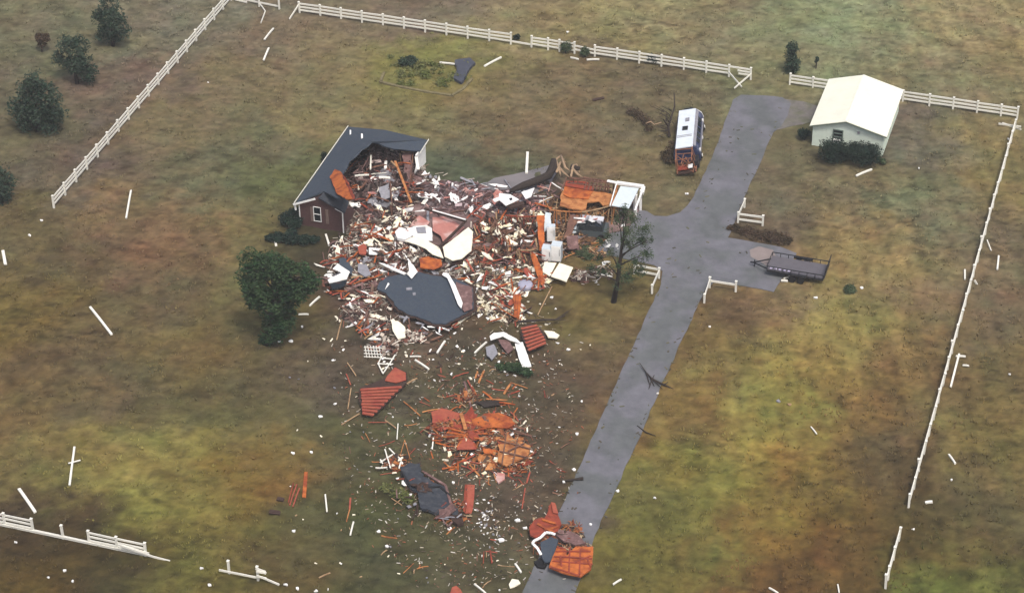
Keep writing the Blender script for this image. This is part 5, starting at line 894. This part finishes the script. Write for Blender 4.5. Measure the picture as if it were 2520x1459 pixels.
strew(115, 'Y', 'pale_scrap', ['cream', 'cream', 'white', 'batt', 'white'], (.35, 1.4), (.12, .5), ('torn','scrap in the debris right of the dark roof slab'), 'scrap', 'scraps right of the dark roof slab', 'sheet', tilt=.35)
strew(16, 'W', 'pale_scrap', ['white', 'white', 'greys', 'vinyl'], (.4, 1.5), (.12, .5), ('torn', 'scrap at the torn east side of the west wing'), 'scrap', 'scraps at the east side of the west wing', 'sheet', tilt=.5, poly=[(1038, 420), (1075, 425), (1095, 490), (1040, 500)], over=.3)
strew(18, 'W', 'pale_scrap', ['batt', 'batt', 'cream', 'batt', 'white'], (.4, 1.2), (.3, .7), ('soft', 'insulation scrap in the pocket beside the open west wing'), 'scrap', 'insulation beside the west wing', 'sheet', tilt=.4, poly=[(930, 500), (1000, 505), (1015, 560), (950, 580)], over=.25)
strew(24, 'G', 'curled_strip', ['pink', 'mauve', 'white', 'woodt', 'mauve'], (.6, 1.8), (.06, .14), ('curling', 'strip heaped left of the garage decking'), 'strip', 'strips left of the garage decking', tilt=.2, poly=[(1310, 440), (1385, 440), (1390, 500), (1320, 510)], over=.4)
OP = [(1060, 1000), (1180, 960), (1290, 1010), (1310, 1100), (1290, 1180), (1180, 1190), (1070, 1130)]
strew(90, 'O', 'roof_splinter', ['redb', 'osb', 'osb2', 'wood', 'redl'], (.6, 2.1), (.06, .16), ('splintered','board in the big orange heap on the lawn'), 'board', 'boards of the big orange heap', tilt=.3, poly=OP)
strew(40, 'O', 'pale_scrap', ['cream', 'batt', 'white'], (.3, 1.), (.12, .35), ('torn','scrap lodged in the big orange heap'), 'scrap', 'scraps of the big orange heap', 'sheet', poly=[(1080, 1090), (1300, 1030), (1310, 1150), (1190, 1180), (1090, 1130)])
strew(30, 'O', 'roof_splinter', ['redb', 'wood', 'woodd', 'redl', 'osb'], (.5, 1.5), (.08, .16), ('short','board in the heap lying on the lower driveway'), 'board', 'boards of the driveway heap', poly=[(1310, 1290), (1370, 1280), (1430, 1340), (1460, 1400), (1330, 1380)])
strew(24, 'O', 'roof_splinter', ['mauve', 'woodd', 'woodd', 'redb', 'greys'], (.5, 1.4), (.06, .15), ('loose', 'board around the long dark grey roof section'), 'board', 'boards around the long grey roof section', tilt=.25, poly=[(950, 1110), (1010, 1110), (1110, 1210), (1150, 1290), (1050, 1300), (960, 1220)], over=.35)
strew(12, 'O', 'pale_scrap', ['white', 'greys', 'cream'], (.3, .9), (.12, .35), ('torn', 'scrap along the left edge of the long dark grey roof section'), 'scrap', 'scraps along the long grey roof section', 'sheet', tilt=.3, poly=[(945, 1100), (990, 1110), (1040, 1250), (1000, 1260)], over=.3)
strew(10, 'G', 'pale_scrap', ['greys', 'white', 'pink'], (.5, 1.4), (.2, .5), ('bent', 'scrap resting on the crushed car'), 'scrap', 'scraps on the crushed car', 'sheet', tilt=.2, poly=[(1425, 535), (1480, 540), (1480, 565), (1425, 560)], over=1.35)
for zn_, n_, where_ in (('L', 54, 'left of the dark roof slab'), ('Y', 44, 'right of the dark roof slab'), ('B', 20, 'on the steep heap'), ('W', 14, 'in the west wing'), ('C', 10, 'behind the pink sheets')):
    strew(n_, zn_, 'long_splinter', ['redl', 'osb', 'redb', 'woodd', 'osb', 'mauve'], (.9, 2.6), (.06, .16), ('long', 'splinter lying on top of the debris '+where_), 'splinter', 'long splinters '+where_, tilt=.2, over=.32)
def crumple(n, zn, mats, size, where, poly=None, lift=.12):
    for _ in range(n):
        px, py = rnd_in(poly or ZP[zn])
        if not clear(px, py): continue
        p = at(px, py, .5); z = gz_(p.x, p.y); p = at(px, py, z+lift)
        if hh(p.x, p.y) < .22: continue
        a = random.uniform(0, 6.28); Lx = random.uniform(*size); Ly = Lx*random.uniform(.3, .8); N_ = 5
        ux = Vector((math.cos(a), math.sin(a), random.gauss(0, .25))); uy = Vector((-math.sin(a), math.cos(a), random.gauss(0, .35))); sd = random.uniform(0, 90); vs = []
        for i in range(N_):
            for j in range(N_):
                e = i in (0, N_-1) or j in (0, N_-1); f, g = i/(N_-1)-.5, j/(N_-1)-.5
                f += random.uniform(-.1, .1) if e else random.uniform(-.04, .04); g += random.uniform(-.1, .1) if e else random.uniform(-.04, .04)
                h = .28*Lx*mnoise.noise(Vector((f*3.2+sd, g*3.2, 0)))+.05*random.random(); vs.append(p+ux*Lx*f+uy*Ly*g+Vector((0, 0, h)))
        nn = len(vs); fs = [(i*N_+j, (i+1)*N_+j, (i+1)*N_+j+1, i*N_+j+1) for i in range(N_-1) for j in range(N_-1) if not ((i in (0, N_-2)) and (j in (0, N_-2)) and random.random() < .5)]
        mb = MB(); mb.add(vs+[v-Vector((0, 0, .05)) for v in vs], fs+[tuple(q+nn for q in f[::-1]) for f in fs]+[(i, i+1, i+1+nn, i+nn) for i in range(N_-1)]+[(i*N_, i*N_+nn, (i+1)*N_+nn, (i+1)*N_) for i in range(N_-1)])
        m_n = random.choice(mats); cw = WORD[m_n]; mb.build('crumpled_sheet', m_n, label='crumpled '+cw+' sheet '+where, cat='sheet', group='crumpled '+cw+' sheets '+where)
crumple(16, 'W', ['mauve', 'mauve', 'pink', 'greys', 'white'], (.9, 2.4), 'inside the open west wing'); crumple(18, 'C', ['mauve', 'greys', 'pink', 'white'], (.9, 2.3), 'on the low middle of the house')
crumple(22, 'B', ['batt', 'cream', 'wood', 'mauve'], (.7, 1.8), 'in the steep heap'); crumple(34, 'L', ['white', 'cream', 'mauve', 'wood', 'osb', 'greys'], (.8, 2.2), 'left of the dark roof slab')
crumple(26, 'Y', ['cream', 'batt', 'wood', 'wood', 'redl', 'mauve'], (.6, 1.5), 'right of the dark roof slab'); crumple(30, 'O', ['osb', 'redb', 'redl', 'woodd', 'osb2', 'batt', 'wood'], (.8, 2.1), 'in the big orange heap', poly=[(1070, 1000), (1290, 1010), (1300, 1140), (1180, 1170), (1080, 1110)])
crumple(14, 'O', ['slate2', 'slate2', 'woodd', 'slate2', 'mauve'], (.8, 1.8), 'on the long dark grey roof section', poly=[(960, 1120), (1010, 1115), (1120, 1240), (1130, 1285), (1060, 1280), (980, 1190)], lift=.4)
crumple(6, 'O', ['osb', 'redb', 'redl', 'woodd'], (.7, 1.5), 'in the heap on the driveway', poly=[(1320, 1290), (1370, 1285), (1420, 1330), (1380, 1350)], lift=.4)
crumple(8, 'G', ['mauve', 'osb2', 'greys'], (.8, 1.8), 'around the garage', poly=[(1345, 520), (1500, 520), (1500, 640), (1400, 640)])
strew(26, 'L', 'pale_scrap', ['white', 'cream', 'mauve', 'redl', 'wood'], (.4, 1.3), (.1, .35), ('loose', 'scrap lapping over the left edge of the dark roof slab'), 'scrap', 'scraps over the left slab edge', 'sheet', tilt=.2, over=.5, poly=[(935, 680), (990, 655), (985, 705), (1010, 745), (975, 745)])
strew(24, 'L', 'pale_scrap', ['white', 'white', 'greys', 'wood', 'redb'], (.4, 1.2), (.1, .3), ('loose', 'scrap along the near edge of the dark roof slab'), 'scrap', 'scraps along the near slab edge', 'sheet', tilt=.2, over=.45, poly=[(970, 745), (1020, 755), (1085, 790), (1130, 800), (1080, 835), (975, 790)])
strew(70, 'O', 'thin_stick', ['redb', 'redl', 'wood', 'woodd', 'osb'], (.3, 1.2), (.04, .1), ('short', 'stick between the wreck and the orange heap'), 'stick', 'sticks between the wreck and the orange heap', tilt=.1, over=.05, poly=[(1000, 860), (1280, 850), (1330, 1180), (1150, 1240), (1050, 1110), (1040, 960)])
# scattered over the lawn
strew(95, 'O', 'pale_scrap', ['white', 'cream', 'greys', 'woodt'], (.10, .32), (.05, .15), ('small','fragment loose on the lower lawn left of the driveway'), 'scrap', 'fragments on the lower lawn', 'sheet', tilt=.1, over=.05, poly=[(700, 870), (1330, 870), (1480, 820), (1420, 1180), (1300, 1459), (800, 1459), (700, 1250)])
strew(52, 'O', 'pale_scrap', ['white', 'cream'], (.12, .5), (.12, .3), ('small','fragment on the bare ground at the foot of the wreck'), 'scrap', 'fragments at the foot of the wreck', 'sheet', tilt=.1, over=.05, poly=[(790, 820), (1070, 840), (1350, 700), (1400, 760), (1370, 900), (1230, 930), (1000, 940), (800, 880)])
strew(48, 'O', 'thin_stick', ['redb', 'osb2', 'woodt', 'redl', 'wood'], (.4, 1.5), (.04, .09), ('thin','stick lying loose on the lower lawn'), 'stick', 'sticks on the lower lawn', tilt=.06, over=.05, poly=[(830, 900), (1330, 900), (1420, 1180), (1320, 1459), (1050, 1459), (850, 1280)])
strew(40, 'O', 'pale_scrap', ['white', 'greys'], (.1, .3), (.08, .18), ('tiny','chip fragment in the speckled patch beside the salmon red plank'), 'scrap', 'chips beside the salmon red plank', 'sheet', tilt=.1, over=.05, poly=[(1165, 1230), (1215, 1210), (1220, 1290), (1240, 1340), (1180, 1320)])
# single pale pieces that stand alone in the grass, read one by one
for (k, x, y, s, lab) in (('n', 320, 340, .35, 'white scrap just below the end of the left fence'), ('n', 228, 455, .35, 'second white scrap further down from the left fence end'), ('a', 1382, 548, .22, 'lone white speck in the grass right of the left fence'), ('l', 708, 155, .4, 'white lump on the grass between porch and driveway'), ('l', 2215, 960, .4, 'white lump beside the low bush beyond the trailer'), ('l', 1818, 1050, .4, 'white lump in the grass below the trailer'),
    ('d', 2198, 815, .25, 'white speck near the right corner of the fence'), ('d', 1485, 1050, .2, 'pale speck on the grass right of the shed'), ('j', 1437, 800, .3, 'white lump on the lower driveway'), ('j', 1278, 282, .35, 'white lump at the left edge of the lower driveway'), ('j', 1180, 400, .25, 'smaller white lump left of the lower driveway'), ('j', 1692, 482, .3, 'white lump right of the lower driveway'), ('q', 782, 592, .25, 'white speck at the right driveway edge by the branch'), ('q', 1162, 110, .25, 'white speck in the brown grass right of the driveway'),
    ('q', 762, 1348, .25, 'white speck right of the driveway, lowest'), ('q', 200, 885, .35, 'white lump left of the driveway near the middle'), ('q', 235, 650, .25, 'white speck left of the driveway above the lump'), ('q', 140, 275, .4, 'white lump in the grass right of the cream tongue scrap'), ('q', 1740, 670, .4, 'tan scrap in the green field right of the driveway'), ('q', 1660, 650, .5, 'grey scrap next to the tan scrap in the green field'),
    ('j', 740, 768, .5, 'white curled scrap in the lower lawn, upper of two'), ('j', 815, 840, .45, 'white curled scrap in the lower lawn, lower of two'), ('j', 590, 950, .7, 'white crumpled piece near the bottom centre'), ('j', 132, 405, .3, 'white lump left of the salmon red plank'), ('k', 2240, 380, .35, 'white lump in the lower lawn, first of a pair'), ('k', 2380, 375, .35, 'white lump in the lower lawn, second of a pair'), ('k', 2450, 100, .45, 'white lump at the tip of a reddish streak'), ('k', 2247, 975, .35, 'white lump below the red slats'),
    ('k', 1540, 1260, .4, 'white scrap left of the broken fence scrap'), ('k', 1600, 1390, .35, 'white lump below the broken fence scrap'), ('k', 495, 1280, .35, 'pale scrap below the lower left fence, first'), ('k', 370, 1330, .3, 'pale scrap below the lower left fence, second'), ('k', 555, 1360, .28, 'pale scrap below the lower left fence, third'), ('k', 120, 1062, .28, 'pale speck right under the lower left fence'), ('k', 2185, 1385, .4, 'white scrap right of the broken fence scrap, first'), ('k', 2272, 1415, .3, 'white scrap right of the broken fence scrap, second'), ('k', 2415, 1435, .35, 'white scrap right of the broken fence scrap, third'),
    ('r', 1610, 630, .4, 'white scrap on the green patch below the grey roof section'), ('r', 1705, 800, .4, 'white flat scrap lower right of that green patch'), ('r', 2430, 600, .45, 'white folded scrap by the black tail end'), ('m', 835, 1250, .5, 'white lump on the soil right of the cedar foot'), ('m', 700, 1255, .35, 'pale scrap right beside the cedar foot'), ('m', 962, 1078, .25, 'small white speck above the lump by the cedar'), ('o', 1345, 1250, .25, 'white speck in the grass far right'), ('p', 1148, 662, .22, 'white speck outside the lower right fence'), ('p', 880, 1010, .28, 'white speck in the gap of the right fence'), ('c', 437, 255, .3, 'pale speck beyond the back fence'),
    ('f', 500, 545, .5, 'white block left of the white box lid')):
    c = P(k, x, y, .12); mb = MB(); m_ = 7; pts = [c+Vector((math.cos(q/m_*6.28)*s*.5*random.uniform(.6, 1.1), math.sin(q/m_*6.28)*s*.42*random.uniform(.35, 1.2), random.uniform(0, .1))) for q in range(m_)]
    vs = pts+[p-Vector((0, 0, .12)) for p in pts]+[c+Vector((0, 0, .08))]
    mb.add(vs, [(i, (i+1) % m_, 2*m_) for i in range(m_)]+[(i, i+m_, (i+1) % m_+m_, (i+1) % m_) for i in range(m_)]+[tuple(range(2*m_-1, m_-1, -1))])
    mb.build('pale_scrap', 'woodt' if lab.startswith('tan') else 'greys' if lab.startswith('grey') else 'white', label=lab, cat='scrap')
# insulation caught in the torn tree
for (x, y, s, lab) in ((1530, 890, .45, 'white scrap caught high in the torn tree'), (1520, 950, .6, 'largest white scrap caught in the torn tree'), (1620, 970, .4, 'white scrap caught right of the torn tree trunk'), (1500, 1120, .7, 'long white scrap at the foot of the torn tree crown'), (1520, 1230, .6, 'white rag hanging low in the torn tree'), (1670, 780, .35, 'small white scrap in the upper right of the torn tree'), (1430, 1300, .4, 'white scrap on the ground left of the torn tree trunk')):
    D_ = dd('f', x, y); c = vert(*D_, -42.6) if y < 1290 else at(*D_, .2); mb = MB()
    for _ in range(4):
        o_ = Vector((random.gauss(0, .3), random.gauss(0, .2), random.gauss(0, .3)))*s; mb.box(c+o_, (s*random.uniform(.3, .9), s*random.uniform(.2, .5), s*.1), Matrix.Rotation(random.uniform(-1, 1), 3, 'X') @ Matrix.Rotation(random.uniform(0, 3), 3, 'Z') @ Matrix.Rotation(random.uniform(-1, 1), 3, 'Y'))
    mb.build('torn_insulation', 'white', label=lab, cat='scrap')

# ---------------------------------------------------------------- thin haze in the air
HZ = bpy.data.materials.new('haze_air'); HZ.use_nodes = True; nt = HZ.node_tree; nt.nodes.remove(nt.nodes['Principled BSDF'])
pv = nt.nodes.new('ShaderNodeVolumePrincipled'); pv.inputs['Density'].default_value = HAZE; pv.inputs['Color'].default_value = (.93, .95, .97, 1)
nt.links.new(pv.outputs[0], nt.nodes['Material Output'].inputs['Volume'])
hb = MB().box((50, -60, 68), (5400, 5700, 140)); hb.build('haze', HZ, label='thin pale haze hanging in the air over the field', cat='haze', kind='stuff')
